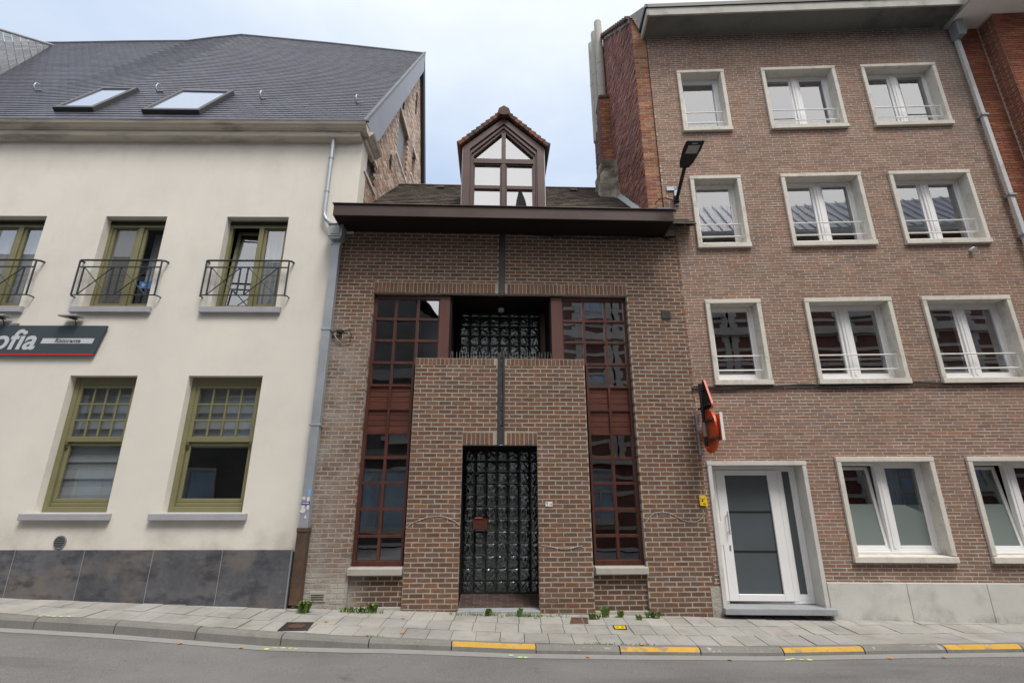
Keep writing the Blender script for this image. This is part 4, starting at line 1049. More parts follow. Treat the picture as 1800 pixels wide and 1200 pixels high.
cord([(2.438,1.299),(2.515,1.385),(2.597,1.446),(2.737,1.457),(2.836,1.439),(2.94,1.392),(3.05,1.327),(3.163,1.305),(3.264,1.305),(3.354,1.351),(3.40,1.413),(3.409,1.457)], 'long S-shaped silvery cord on brown brick below the yellow plate')
cord([(.747,.955),(.828,.955),(.917,.938),(1.007,.912),(1.123,.908),(1.231,.912),(1.313,.941),(1.404,.953)], 'short sagging silvery cord on brown brick right of the glass block entrance')
npl = thing('number_plate', 'tiny white house number plate on brown brick beside the entrance', 'number plate', on_b((.83,0,1.54)), BY)
mb = MB(); mb.box(0,.112,-.012,-.002,0,.072); mb.build('plate', M['white_paint'], npl, bevel=.002)
text('digits', '2', M['ink'], npl, (.018,-.0135,.012), .04); text('digits', '15', M['ink'], npl, (.058,-.0135,.016), .05)
mb = MB(); mb.box(.012,.04,-.0135,-.0122,.05,.062); mb.build('dash', M['ink'], npl)
yp = thing('gas_marker', 'yellow gas marker plate at the right edge of the brown brick wall', 'marker plate', on_b((3.345,0,1.55)), BY)
mb = MB(); mb.prism([(0,.012),(.008,0),(.1,0),(.108,.008),(.104,.155),(.095,.163),(.005,.163),(-.003,.155)], -.03, -.012, 'y'); mb.build('plate', M['yellow'], yp, bevel=.003)
mb = MB(); mb.box(.09,.128,-.012,-.004,-.02,.13); mb.build('back_plate', M['yellow'], yp)
mb = MB(); mb.box(.025,.095,-.0315,-.0302,.100,.105); mb.box(.07,.085,-.0315,-.0302,.118,.123); mb.box(.03,.055,-.0315,-.0302,.065,.092); mb.build('marks', M['ink'], yp)
text('digits', '08', M['ink'], yp, (.05,-.031,.018), .04)
mb = MB(); mb.disc((.015,-.032,.125), .013, 'y', .002, 12); mb.build('round_badge', M['st_b'], yp)

# ================================================================== RIGHT: apartment building
RO, RY = frame(YR, DR)
ra = thing('apartment_building', 'rose brown brick apartment block with pale stone window surrounds and wide concrete eave', 'building', RO, RY)
COLS = [(3.195,4.185),(4.965,6.505),(7.04,8.575)]
ROWS = [(8.855,10.44),(6.19,7.785),(3.54,5.135)]
W0 = [(4.995,6.555,.71,2.315),(7.085,8.65,.71,2.315)]
wins = [(a,b,c,d) for c,d in ROWS for a,b in COLS]
DOOR = (2.90,4.50,.03,2.25)
ins = lambda h: (h[0]+.03,h[1]-.03,h[2]+.03,h[3]-.03)
rh = [ins(h) for h in wins+W0] + [(2.93,4.47,-.4,2.22)]
mb = MB(); mb.bricks(2.64,9.22,-.2,11.42,rh+[(4.5,9.3,-.3,.43)],.232,.0553,.0128,0,.06,PAL_R,0,0,0,1)
mb.wall(2.64,9.22,-.3,11.42,.0015,rh,.2,1)
mb.build('wall', [M['brick_r'], M['mortar_r']], ra)
mb = MB(); js = [4.51,5.70,6.89,8.05,9.22]
for a, b in zip(js, js[1:]): mb.box(a+.003,b-.003,-.035,.05,-.35,.425)
mb.build('plinth', M['concrete'], ra, bevel=.004)
mb = MB(); mb.box(2.74,2.90,-.012,.03,-.3,.35); mb.build('door_plinth', M['cement'], ra)
# eave
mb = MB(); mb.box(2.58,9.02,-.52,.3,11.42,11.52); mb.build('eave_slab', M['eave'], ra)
mb = MB(); mb.box(2.55,9.05,-.56,-.521,11.40,11.60); mb.box(2.535,2.579,-.56,.3,11.40,11.60); mb.build('eave_fascia', M['fascia_r'], ra, bevel=.005)
mb = MB(); mb.box(2.52,9.07,-.585,-.50,11.601,11.69); mb.box(2.50,2.56,-.585,.35,11.601,11.69); mb.build('roof_edge', M['steel_dark'], ra)
# side wall: orange front edge standing left of the facade, dark red flank running back up to the verge
PS = lambda d: 2.34-.06*d
zt2 = lambda d: 12.0+.93*d
mb = MB(); H2 = .068
mb.bricks(2.34,2.632,6.5,11.99,[],.215,H2,.012,.03,.06,PAL_O,0,.003,0)
mb.wall(2.345,2.632,6.4,12.0,.0335,[],0,2)
z = 6.5; i = 0
while z < 15:
    d = .04 if i % 2 else -.07
    while d < 2.6:
        a, b = max(d,.04), min(d+.21,2.6)
        if b-a > .03 and z+H2 < zt2(a)-.02:
            e = rnd.uniform(0,.014)
            xa, xb = PS(a)-e, PS(b)-e
            mb.poly([(xa,a+.006,z+.005),(xb,b-.006,z+.005),(xb,b-.006,z+H2-.007),(xa,a+.006,z+H2-.007),
                     (xa+.05,a+.006,z+.005),(xb+.05,b-.006,z+.005),(xb+.05,b-.006,z+H2-.007),(xa+.05,a+.006,z+H2-.007)],
                    [(3,2,1,0),(1,5,4,0),(2,6,5,1),(3,7,6,2),(0,4,7,3)], 1, pick([(.32,.145,.115),(.27,.125,.108),(.38,.17,.125),(.23,.115,.105),(.40,.25,.20),(.33,.16,.14)]))
        d += .22
    z += H2; i += 1
mb.face([(PS(.04)+.012,.04,6),(PS(2.6)+.012,2.6,6),(PS(2.6)+.012,2.6,zt2(2.6)),(PS(.04)+.012,.04,zt2(.04))], 3)
mb.build('party_wall', [M['brick_o'], M['brick_d'], M['mortar_o'], M['mortar_d']], ra)
mb = MB()
for k in range(13):
    d0 = .12+k*.2; x = PS(d0); mb.poly([(x-.10,d0,zt2(d0)+.02),(x+.3,d0,zt2(d0)+.02),(x+.3,d0+.19,zt2(d0)+.12),(x-.10,d0+.19,zt2(d0)+.12),(x-.10,d0,zt2(d0)+.10),(x+.3,d0,zt2(d0)+.10),(x+.3,d0+.19,zt2(d0)+.20),(x-.10,d0+.19,zt2(d0)+.20)],
        [(0,3,2,1),(4,5,6,7),(0,1,5,4),(1,2,6,5),(2,3,7,6),(3,0,4,7)], 0, pick([(.13,.075,.06),(.09,.06,.055)]))
mb.build('verge_tiles', M['tile_d'], ra)
mb = MB()
for k in range(12):
    a, b = .06+k*.21, .06+(k+1)*.21; mb.poly([(PS(a)-.02,a,zt2(a)-.10-rnd.uniform(0,.05)),(PS(b)-.02,b,zt2(b)-.10-rnd.uniform(0,.05)),(PS(b)-.02,b,zt2(b)+.03),(PS(a)-.02,a,zt2(a)+.03)],[(0,1,2,3)])
mb.build('verge_mortar', M['cement'], ra)
mb = MB(); mb.poly([(2.36,-.02,11.98),(2.56,-.02,11.45),(2.64,-.03,11.45),(2.64,-.03,12.3),(2.36,.1,12.2),(2.30,.25,12.35),(2.64,.3,12.5)],[(0,1,2,3,4),(0,4,5),(4,3,6,5)]); mb.build('lead_flashing', M['lead'], ra)
mb = MB(); mb.face([(2.25,.3,zt2(.3)),(9.1,.3,zt2(.3)),(9.1,2.6,zt2(2.6)),(2.2,2.6,zt2(2.6))]); mb.face([(2.6,-.4,11.69),(9.1,-.4,11.69),(9.1,.3,zt2(.3)),(2.6,.3,zt2(.3))]); mb.face([(2.2,2.6,zt2(2.6)),(9.1,2.6,zt2(2.6)),(9.1,6,11),(2.2,6,11)]); mb.build('roof', M['lead'], ra)
# chimney breast with three concrete flues
mb = MB()
mb.bricks(1.93,2.21,8.6,12.0,[],.20,.07,.012,2.35,.1,PAL_O,0,.004,0); mb.box(1.935,2.25,2.362,2.95,8,12.0,2)
z = 8.4; i = 0
while z < 12.0:
    d = 2.35 - (.1 if i % 2 else 0)
    while d < 3.5:
        a, b = max(d,2.35), min(d+.2,3.5)
        if b-a > .03 and (b < 2.98 or z < 11.55):
            e = rnd.uniform(0,.01); mb.box(1.918-e,1.94,a+.006,b-.006,z+.005,z+.062,1,pick([(.20,.10,.095),(.17,.085,.085),(.25,.12,.10),(.15,.08,.08)]))
        d += .21
    z += .07; i += 1
mb.box(1.935,2.25,2.95,3.5,8,11.55,3)
mb.build('chimney_breast', [M['brick_o'], M['brick_d'], M['mortar_o'], M['mortar_d']], ra)
mb = MB(); mb.box(1.90,2.22,2.32,2.97,11.99,12.10); mb.build('chimney_cap', M['rust'], ra, bevel=.02)
for x, d, zt_ in ((2.06,2.62,15.0),(2.01,2.98,15.0),(1.97,3.36,15.0)):
    mb = MB(); mb.tube([(x,d,11.4),(x,d,13.4)], .112, 16); mb.tube([(x,d,13.4),(x,d,13.44)], .119, 16); mb.tube([(x,d,13.44),(x,d,zt_-.06),(x,d,zt_)], .112, 16, r2=.10)
    mb.build('flue_pipe', M['flue'], ra)
# windows
def r_window(a, b, z0, z1, two, ground=False):
    fs, ft, fb = .075, .075, .10   # stone face widths
    y = -.045
    mb = MB()
    mb.box(a, a+fs, y, .26, z0+fb+.001, z1-ft-.001); mb.box(b-fs, b, y, .26, z0+fb+.001, z1-ft-.001)
    mb.box(a-.004, b+.004, y-.004, .26, z1-ft, z1); mb.prism([(y-.02,z0),(y-.02,z0+fb-.01),(.26,z0+fb+.02),(.26,z0)], a-.006, b+.006, 'x')
    A_, B_, C, D = a+fs, b-fs, z0+fb, z1-ft
    y0, y1 = .175, .255; fw = .05
    f = MB(); rectframe(f, A_, B_, C+.015, D, fw, y0, y1, 0, .07, .05); f.box(A_, B_, y0-.02, y0, C+.015, C+.05)
    panes = []
    if two:
        m_ = (A_+B_)/2; f.box(m_-.065, m_+.065, y0-.015, y1, C+.05, D-.05); f.box(m_-.02, m_+.02, y0-.025, y0-.016, C+.09, D-.10)
        sides = [(A_+fw, m_-.065), (m_+.065, B_-fw)]
    else: sides = [(A_+fw, B_-fw)]
    for i, (p, q) in enumerate(sides):
        if ground and i == 0: continue
        rectframe(f, p, q, C+.085, D-.05, .05, y0+.012, y1-.004, 0, .05, .042)
    w = f.build('window', M['pvc'], ra, bevel=.005)
    mb.build('surround', M['surround'], w, bevel=.005)
    for i, (p, q) in enumerate(sides):
        if ground and i == 0:   # left leaf tilted inwards
            fr = MB(); hh = D-.05-(C+.085); rectframe(fr, p+.003, q-.003, 0, hh, .05, 0, .05)
            c = fr.build('tilted_sash', M['pvc'], w, bevel=.004); c.location = (0,y0+.012,C+.085); c.rotation_euler = (R(-6.5),0,0)
            pn = pane('pane', p+.05, q-.05, .05, hh-.05, .02, M['g_r0'], w); pn.location = c.location; pn.rotation_euler = c.rotation_euler
            fl = pane('frosted_film', p+.05, q-.05, .05, hh*.53, .016, M['film'], w); fl.location = c.location; fl.rotation_euler = c.rotation_euler
            continue
        pn = pane('pane', p+.045, q-.045, C+.13, D-.09, y0+.03, M['g_r0'] if ground else M['g_r'], w)
        pn.rotation_euler = (R(rnd.uniform(-.15,.15)),0,R(rnd.uniform(-.1,.1)))
        if ground: pane('frosted_film', p+.046, q-.046, C+.13, C+.13+(D-C-.25)*.53, y0+.024, M['film'], w)
    if not ground:
        g_ = MB()
        for zz_ in (z0+.545, z0+.285): g_.tube([(A_+.005,.06,zz_),(B_-.005,.06,zz_)], .0135, 8)
        for x in (A_, B_-.012): g_.box(x, x+.012, .035, .085, z0+.25, z0+.575)
        g_.build('guard_rail', M['white_paint'], w)
    for x in (A_+.1, (A_+B_)/2, B_-.1):
        pass
    return w
for c, d in ROWS:
    for k, (a, b) in enumerate(COLS): r_window(a, b, c, d, k > 0)
for a, b, c, d in W0: r_window(a, b, c, d, True, True)
# entrance door
mb = MB(); y = -.04
mb.box(2.90,2.965,y,.30,.07,2.185); mb.box(4.435,4.50,y,.30,.07,2.185); mb.box(2.89,4.51,y-.004,.30,2.186,2.255)
dr_s = mb
f = MB(); rectframe(f, 2.966, 4.434, .08, 2.184, .065, .24, .31, 0, .03, .055)
f.box(4.115,4.19,.235,.31,.11,2.13); f.box(4.19,4.37,.245,.30,.11,.185)
rectframe(f, 4.19, 4.37, .185, 2.13, .028, .25, .30)
dw = f.build('door_frame', M['pvc'], ra, bevel=.005)
dr_s.build('surround', M['concrete'], dw, bevel=.004)
pane('sidelight_pane', 4.218, 4.342, .213, 2.10, .275, M['doorglass'], dw)
f = MB(); rectframe(f, 3.10, 4.11, .115, 2.125, .15, .222, .29, 0, .10, .085); f.box(3.033, 3.098, .228, .29, .113, 2.127)
dl = f.build('door', M['pvc'], ra, bevel=.006)
for z0, z1 in ((.215,.83),(.855,1.44),(1.465,2.04)): pane('pane', 3.25, 3.96, z0, z1, .262, M['doorglass'], dl)
mb = MB(); mb.box(3.25,3.96,.255,.27,.83,.855); mb.box(3.25,3.96,.255,.27,1.44,1.465); mb.box(3.24,3.252,.255,.266,.2,2.05); mb.box(3.958,3.97,.255,.266,.2,2.05); mb.build('glazing_bars', M['ink'], dl)
mb = MB(); mb.tube([(3.205,.17,1.10),(3.205,.17,1.46)], .011, 8); mb.tube([(3.205,.17,1.15),(3.205,.225,1.15)], .008, 6); mb.tube([(3.205,.17,1.41),(3.205,.225,1.41)], .008, 6); mb.build('handle', M['steel'], dl)
mb = MB(); mb.box(3.19,3.215,.214,.224,.86,.94); mb.build('lock', M['steel'], dl)
mb = MB(); pts = []
for k in range(13): pts.append((.045*math.cos(math.pi*k/12), .14+.045*math.sin(math.pi*k/12)))
for k in range(13): pts.append((.045*math.cos(math.pi+math.pi*k/12), -.14+.045*math.sin(math.pi+math.pi*k/12)))
mb.prism([(3.045+p, 1.12+q) for p, q in pts], .14, .17, 'y'); mb.build('pull_plate', M['white_paint'], dl, bevel=.006)
mb = MB(); mb.box(2.966,2.985,.05,.09,1.3,1.75); mb.build('reveal_strip', M['steel'], dw)
mb = MB(); mb.box(2.89,4.555,-.13,.33,-.015,.075); mb.build('doorstep', M['bluestone'], ra, bevel=.008)
mb = MB(); mb.box(3.1,4.11,.24,.3,.082,.113); mb.build('door_gap', M['ink'], dl)
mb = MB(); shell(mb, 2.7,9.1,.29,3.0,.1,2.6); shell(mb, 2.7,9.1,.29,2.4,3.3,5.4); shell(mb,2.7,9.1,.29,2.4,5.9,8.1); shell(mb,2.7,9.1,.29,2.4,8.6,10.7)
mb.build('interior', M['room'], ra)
# cable along the facade, alarm sensor
mb = MB(); pts = []
x = 2.83
while x < 9.2: pts.append((x,-.03,3.50+.012*(x-2.8)+.012*math.sin(x*3.1)+.01*math.sin(x*7))); x += .2
mb.tube([(2.79,-.02,3.46),(2.80,-.03,3.49)]+pts, .014, 6); mb.tube([(p[0],p[1]-.005,p[2]-.025+.012*math.sin(p[0]*2)) for p in pts], .012, 6)
mb.build('facade_cable', M['cable'], ra)
mb = MB(); mb.tube([(8.18,.0,6.06),(8.18,-.05,6.05)], .035, 12); mb.tube([(8.18,-.05,6.05),(8.18,-.08,6.03)], .05, 12); mb.build('wall_sensor', M['white_paint'], ra)
curtain(5.75,6.35,.95,2.2,.55,'pale curtain gathered behind the half-frosted ground floor window beside the door',RO,RY,M['curtain'])

# ---- drainpipe on the right
d2 = thing('drainpipe', 'pale square drainpipe at the seam of rose brown and red brick walls', 'drainpipe', RO, RY)
mb = MB(); boxpath(mb,(9.13,-.09,-.1),(9.13,-.09,10.95),.082,.07); mb.build('pipe', M['pipe_pale'], d2, bevel=.005)
mb = MB(); mb.prism([(9.06,10.95),(9.20,10.95),(9.26,11.12),(9.26,11.30),(9.06,11.30)], -.26, -.04, 'y'); mb.tube([(9.16,-.16,11.28),(9.2,-.16,11.42)], .09, 8); mb.build('hopper', M['zinc_dull'], d2, bevel=.008)
for z in (9.0,7.15,6.3,3.5):
    mb = MB(); mb.box(9.065,9.195,-.15,-.02,z-.02,z+.02); mb.build('collar', M['zinc_dull'], d2)

# ================================================================== far right: red brick house
q = thing('red_brick_house', 'bright red brick house with projecting bay and white soffit beyond the pale drainpipe', 'house', RO, RY)
mb = MB(); mb.bricks(9.22,9.72,-.2,11.36,[],.22,.0585,.011,.01,.06,PAL_Q,0,0); mb.wall(9.22,9.74,-.3,11.38,.02,[],0,1)
mb.bricks(9.745,16,-.2,11.36,[],.22,.0585,.011,-.34,.05,PAL_Q,0,0); mb.wall(9.745,16,-.3,11.38,-.33,[],0,1)
z = -.2; i = 0
while z < 11.3:   # side of the bay
    d = -.34 - (.11 if i % 2 else 0)
    while d < .0:
        a, b = max(d,-.335), min(d+.209,.01)
        if b-a > .03: mb.box(9.725,9.75,a+.004,b-.004,z+.005,z+.048,0,pick(PAL_Q))
        d += .22
    z += .0585; i += 1
mb.box(9.735,9.76,-.329,.02,-.3,11.38,1)
mb.build('wall', [M['brick_q'], M['mortar_r']], q)
mb = MB(); mb.box(9.05,16,-1.1,.3,11.38,11.46); mb.build('soffit', M['white_soffit'], q)
mb = MB(); mb.box(9.02,16,-1.16,-1.101,11.36,11.62); mb.box(9.02,9.049,-1.1,.3,11.36,11.62); mb.build('fascia', M['fascia_r'], q)
mb = MB(); mb.box(9.02,16,-1.16,6,11.621,11.7); mb.build('roof', M['lead'], q)
mb = MB(); mb.box(9.712,9.728,-.006,.006,0,11.36); mb.build('expansion_joint', M['mortar_r'], q)

# ================================================================== street lamp
lp = thing('street_lamp', 'black LED street lamp on an arm bracketed to brick pier beside the copper gutter', 'street lamp', to_world(YR, DR, (2.88,0,7.25)), RY)
mb = MB(); mb.box(-.02,.05,-.03,.0,-.12,.30); mb.box(-.16,.05,-.03,-.0,.22,.31); mb.build('bracket', M['zinc'], lp, bevel=.004)
mb = MB(); mb.tube([(.0,-.03,-.02),(.0,-.10,.0),(-.05,-.55,.03),(-.10,-1.0,.06)], .034, 10); mb.tube([(.0,-.05,-.06),(.0,-.05,.06)], .055, 10); mb.build('arm', M['black'], lp)
P0, P1 = Vector((-.10,-.97,.06)), Vector((-.06,-1.52,.17))
mb = MB(); ax = (P1-P0).normalized(); sx = Vector((1,0,0)); up = sx.cross(ax).normalized(); up = up if up.z > 0 else -up
prof = [(0,.085,.05),(.12,.13,.045),(.4,.165,.04),(.56,.16,.028),(.58,.13,.015)]
rings = []
for t, w, h in prof:
    c = P0+ax*t; rings.append([c-sx*w, c-sx*w*.6+up*h*1.2, c+sx*w*.6+up*h*1.2, c+sx*w, c+sx*w*.8-up*.02, c-sx*w*.8-up*.02])
vs = [p for r_ in rings for p in r_]; fs = [(i*6+k, i*6+(k+1)%6, (i+1)*6+(k+1)%6, (i+1)*6+k) for i in range(len(prof)-1) for k in range(6)]
fs += [(5,4,3,2,1,0), tuple(24+k for k in range(6))]
mb.poly(vs, fs); hd = mb.build('lamp_head', M['black'], lp, bevel=.006)
mb = MB(); c0, c1 = P0+ax*.33-up*.024, P0+ax*.50-up*.024
mb.poly([c0-sx*.10, c0+sx*.10, c1+sx*.10, c1-sx*.10, c0-sx*.10-up*.004, c0+sx*.10-up*.004, c1+sx*.10-up*.004, c1-sx*.10-up*.004], [(0,3,2,1),(4,5,6,7),(0,1,5,4),(1,2,6,5),(2,3,7,6),(3,0,4,7)])
M['led'] = mat('led_lens', (.30,.31,.30), rough=.3, spec=.5, var=.4, vscale=60); mb.build('led_panel', M['led'], hd)
mb = MB(); c0, c1 = P0+ax*.52-up*.022, P0+ax*.545-up*.022; mb.poly([c0-sx*.05, c0+sx*.05, c1+sx*.05, c1-sx*.05], [(0,1,2,3)]); mb.build('label_strip', M['led'], hd)
mb = MB(); mb.tube([(-.42,-.03,-.08),(-.33,-.04,.02),(-.2,-.05,.04),(-.08,-.06,-.02)], .012, 6); mb.build('lamp_cable', M['cable'], lp)

# ================================================================== road signs on the wall bracket
rs = thing('road_sign', 'road signs seen from behind, black triangle over orange disc, on a wall bracket', 'road sign', to_world(YR, DR, (2.83,0,0)), RY)
mb = MB(); mb.box(-.035,-.005,-.03,-.01,2.36,3.05); mb.tube([(-.02,-.02,2.75),(-.02,-.3,2.74)], .018, 8); mb.build('bracket', M['zinc_dull'], rs)
mb = MB(); mb.tube([(.0,-.32,2.47),(.0,-.32,3.50)], .030, 12); mb.build('pole', M['black'], rs)
mb = MB(); mb.tube([(.0,-.32,2.62),(.0,-.32,2.85)], .0325, 12); mb.build('pole_sleeve', M['grey_plastic'], rs)
def rounded_tri(r0):
    pts = []
    C_ = [(-.64,3.06),(-.02,3.06),(-.33,3.60)]; cen = (-.33,3.24)
    for i, c in enumerate(C_):
        for k in range(5):
            t = R((210,330,90)[i]-60+30*k); dx = cen[0]-c[0]; dy = cen[1]-c[1]; L_ = math.hypot(dx,dy)
            pts.append((c[0]+dx/L_*.08+r0*math.cos(t), c[1]+dy/L_*.08+r0*math.sin(t)))
    return pts
mb = MB(); mb.prism(rounded_tri(.045), .06, .066, 'x'); t1 = mb.build('triangle_sign', M['black'], rs)
mb = MB()
tp = rounded_tri(.052); ti = rounded_tri(.042)
n = len(tp)
for k in range(n):
    a, b, c, d = tp[k], tp[(k+1)%n], ti[(k+1)%n], ti[k]
    mb.poly([(.05,*a),(.05,*b),(.05,*c),(.05,*d),(.082,*a),(.082,*b),(.082,*c),(.082,*d)], [(0,3,2,1),(4,5,6,7),(0,1,5,4),(2,3,7,6)])
mb.build('rim', M['signred'], t1)
for za_, ya_, yb_ in ((3.38,-.36,-.28),(3.10,-.60,-.08)):
    mb = MB(); mb.box(.0,.07,ya_,yb_,za_,za_+.025); mb.build('clamp', M['black'], rs)
mb = MB(); mb.disc((.06,-.36,2.70), .34, 'x', .008, 36); c1 = mb.build('round_sign', M['orange'], rs)
mb = MB(); n = 36
for k in range(n):
    t0, t1_ = 2*math.pi*k/n, 2*math.pi*(k+1)/n
    a, b = (-.36+.346*math.cos(t0),2.70+.346*math.sin(t0)), (-.36+.346*math.cos(t1_),2.70+.346*math.sin(t1_))
    c, d = (-.36+.335*math.cos(t1_),2.70+.335*math.sin(t1_)), (-.36+.335*math.cos(t0),2.70+.335*math.sin(t0))
    mb.poly([(.045,*a),(.045,*b),(.045,*c),(.045,*d),(.085,*a),(.085,*b),(.085,*c),(.085,*d)], [(0,3,2,1),(4,5,6,7),(0,1,5,4),(2,3,7,6)])
mb.build('rim', M['orange'], c1)
mb = MB(); mb.box(.10,.108,-.80,-.10,2.53,2.93); mb.box(.085,.125,-.81,-.80,2.52,2.94); rsn = mb.build('rectangular_sign', M['orange'], rs)
mb = MB(); mb.box(.083,.127,-.818,-.8105,2.515,2.945); mb.build('white_edge', M['white_paint'], rsn)
for za_, zb_, yy in ((2.855,2.885,-.62),(2.545,2.575,-.72)):
    mb = MB(); mb.box(.0,.095,yy,-.26,za_,zb_); mb.build('clamp', M['steel_dark'], rs)
mb = MB(); mb.box(.094,.099,-.66,-.60,2.62,2.67); mb.build('sticker', M['st_w'], rsn)

# ================================================================== lids in the pavement
def lid(pts, label, cat, mf, m, zoff=.012, fw=.018):
    t = thing('manhole_cover' if cat == 'manhole cover' else 'pavement_lid', label, cat, (sum(p[0] for p in pts)/4, sum(p[1] for p in pts)/4, 0))
    ox, oy = t.location.x, t.location.y
    P = [(p[0]-ox, p[1]-oy) for p in pts]; I = [(x*(1-fw*2/abs(P[0][0]*2+1e-6) if abs(P[0][0]) > .01 else .9), y*.88) for x, y in P]
    Z = lambda p: pave_z(p[0]+ox, p[1]+oy)+zoff
    mb = MB(); n = 4
    for k in range(4):
        a, b, c, d = P[k], P[(k+1)%4], I[(k+1)%4], I[k]; mb.face([(*a,Z(a)),(*b,Z(b)),(*c,Z(c)),(*d,Z(d))])
        mb.face([(*a,Z(a)),(*a,Z(a)-.03),(*b,Z(b)-.03),(*b,Z(b))])
    mb.build('rim', mf, t)
    mb = MB(); mb.face([(*p,Z(p)-.003) for p in I]); ld = mb.build('lid', m, t)
    return t, I, Z
t, I, Z = lid([(-3.01,7.28),(-2.64,7.32),(-2.70,7.70),(-3.05,7.66)], 'dark square iron manhole cover with rusty centre in the pavement near the drainpipe', 'manhole cover', M['castiron'], M['castiron'])
mb = MB(); pts = [(.11*math.cos(2*math.pi*k/20), .105*math.sin(2*math.pi*k/20)) for k in range(20)]; mb.face([(*p,Z(p)+.002) for p in pts])
for yy in (-.06,.06): mb.prism([(-.06,yy-.008),(.06,yy-.008),(.06,yy+.008),(-.06,yy+.008)], Z((0,yy))+.0025, Z((0,yy))+.006, 'z')
mb.build('rusty_plate', M['rustiron'], t)
t, I, Z = lid([(.82,8.02),(1.09,8.05),(1.12,8.38),(.88,8.36)], 'small dark brown lid in the pavement below the house number', 'lid', M['rust'], M['rustiron'], .008)
t, I, Z = lid([(1.41,7.80),(1.59,7.82),(1.61,8.0),(1.42,7.98)], 'bright yellow square water lid with black rim in the pavement', 'lid', M['castiron'], M['yellow'], .012)
mb = MB(); mb.box(-.05,-.02,-.01,.01,Z((0,0))-.001,Z((0,0))+.003); mb.box(.02,.05,-.01,.01,Z((0,0))-.001,Z((0,0))+.003); mb.build('slots', M['ink'], t)
t, I, Z = lid([(3.97,8.50),(4.45,8.47),(4.47,8.72),(3.99,8.74)], 'flat blue grey grate lid in the pavement at the apartment doorstep', 'lid', M['castiron'], M['zinc_dull'], .01)

# ================================================================== weeds
GR = [(.085,.15,.03),(.11,.19,.04),(.07,.125,.028),(.15,.20,.055)]
def weed(x, y, n, h, wid, label, group='weeds at the foot of the brown brick wall', spread=.12, broad=False):
    mb = MB(); z0 = pave_z(x, y); n = int(n*1.7); h *= .85; wid *= .75
    for k in range(n):
        t = rnd.uniform(0, 2*math.pi); l = h*rnd.uniform(.6,1.1); lean = rnd.uniform(.25,.9)
        bx, by = rnd.uniform(-spread,spread)*.5, rnd.uniform(-.03,.02)
        w = wid*rnd.uniform(.7,1.2); dx, dy = math.cos(t)*lean*l, math.sin(t)*lean*l*.6
        sx, sy = -math.sin(t)*w/2, math.cos(t)*w/2
        c = pick(GR)
        pts = []
        for (f, ww, zz_) in ((0,.25,0),(.45,1,.62),(.8,.7,.85),(1,.05,.80 if broad else .95)):
            pts.append(((bx+dx*f-sx*ww, by+dy*f-sy*ww, z0+l*zz_), (bx+dx*f+sx*ww, by+dy*f+sy*ww, z0+l*zz_)))
        for a, b in zip(pts, pts[1:]): mb.face([a[0],a[1],b[1],b[0]], 0, c)
    o = mb.build('weed', M['leafy'], None); o.location = (x, y, 0); tag(o, label, 'weed', group)
weed(-3.02,8.17,34,.22,.065,'broad leaved green weed growing at the drainpipe foot',broad=True)
weed(-2.35,8.30,30,.10,.035,'low green weed patch below the left window',spread=.35)
weed(-2.08,8.33,14,.16,.06,'rounded bright leafed weed below the left window',spread=.15,broad=True)
weed(1.40,8.42,18,.20,.04,'tall yellow green weed in front of the right window apron',spread=.10)
weed(1.22,8.30,16,.13,.05,'pale green weed hanging beside the brown lid',spread=.16,broad=True)
weed(1.62,8.45,12,.13,.05,'small round weed just right of the tallest weed',spread=.08,broad=True)
weed(2.12,8.46,20,.14,.05,'dark green weed near the right end of the white base strip',spread=.22,broad=True)
weed(1.88,8.33,8,.10,.045,'single small weed on the slab joint above the yellow lid',spread=.06,broad=True)
weed(-.35,8.33,14,.13,.045,'leafy weed in front of the entrance threshold',spread=.12,broad=True)
weed(.12,8.34,8,.16,.05,'thin upright weed at the middle of the entrance threshold',spread=.06,broad=True)
mb = MB()
for k in range(420):
    x = rnd.choice([rnd.uniform(-.75,.35), rnd.uniform(-1.0,.9), rnd.uniform(-2.4,-1.9), rnd.gauss(.25,.2)]); y = 8.36+rnd.uniform(-.05,.05)+x*.034; h = rnd.uniform(.02,.075); t = rnd.uniform(0,6.28)
    c = pick(GR); z0 = pave_z(x, y)
    mb.face([(x-.004,y,z0),(x+.004,y,z0),(x+.03*math.cos(t),y+.03*math.sin(t),z0+h)], 0, c)
for k in range(160):
    x = rnd.choice([rnd.uniform(-1.85,-1.6), rnd.uniform(1.3,1.8), rnd.uniform(.9,1.3)]); y = kerb_y(x)+.012+rnd.uniform(-.012,.015); h = rnd.uniform(.01,.03); t = rnd.uniform(0,6.28); z0 = pave_z(x, y)
    mb.face([(x-.004,y,z0),(x+.004,y,z0),(x+.02*math.cos(t),y+.02*math.sin(t),z0+h)], 0, pick(GR))
o = mb.build('grass', M['leafy']); o['kind'] = 'stuff'
for i, (x, y, z_) in enumerate(((-1.55,8.02,0),(-1.42,7.32,0),(-.15,8.28,0),(.35,8.27,0),(1.62,7.12,0),(-2.55,7.75,0),(-4.1,7.05,1),(-3.3,6.98,1),(2.6,6.88,1),(4.6,7.0,1),(.9,6.84,1),(5.3,7.05,1))):
    mb = MB(); a = rnd.uniform(0,6.28); z0 = (road_z(x)+.012) if z_ else pave_z(x, y)+.012
    mb.poly([(x+.035*math.cos(a+q_)*(1 if k % 2 else .55), y+.035*math.sin(a+q_)*(1 if k % 2 else .55), z0+rnd.uniform(0,.012)) for k, q_ in enumerate([2*math.pi*j/8 for j in range(8)])], [tuple(range(8))])
    o = mb.build('fallen_leaf', M['leafdead']); tag(o, 'small orange fallen leaf lying on the ground' if z_ else 'small orange fallen leaf lying on the ground', 'leaf', 'fallen leaves on the ground')

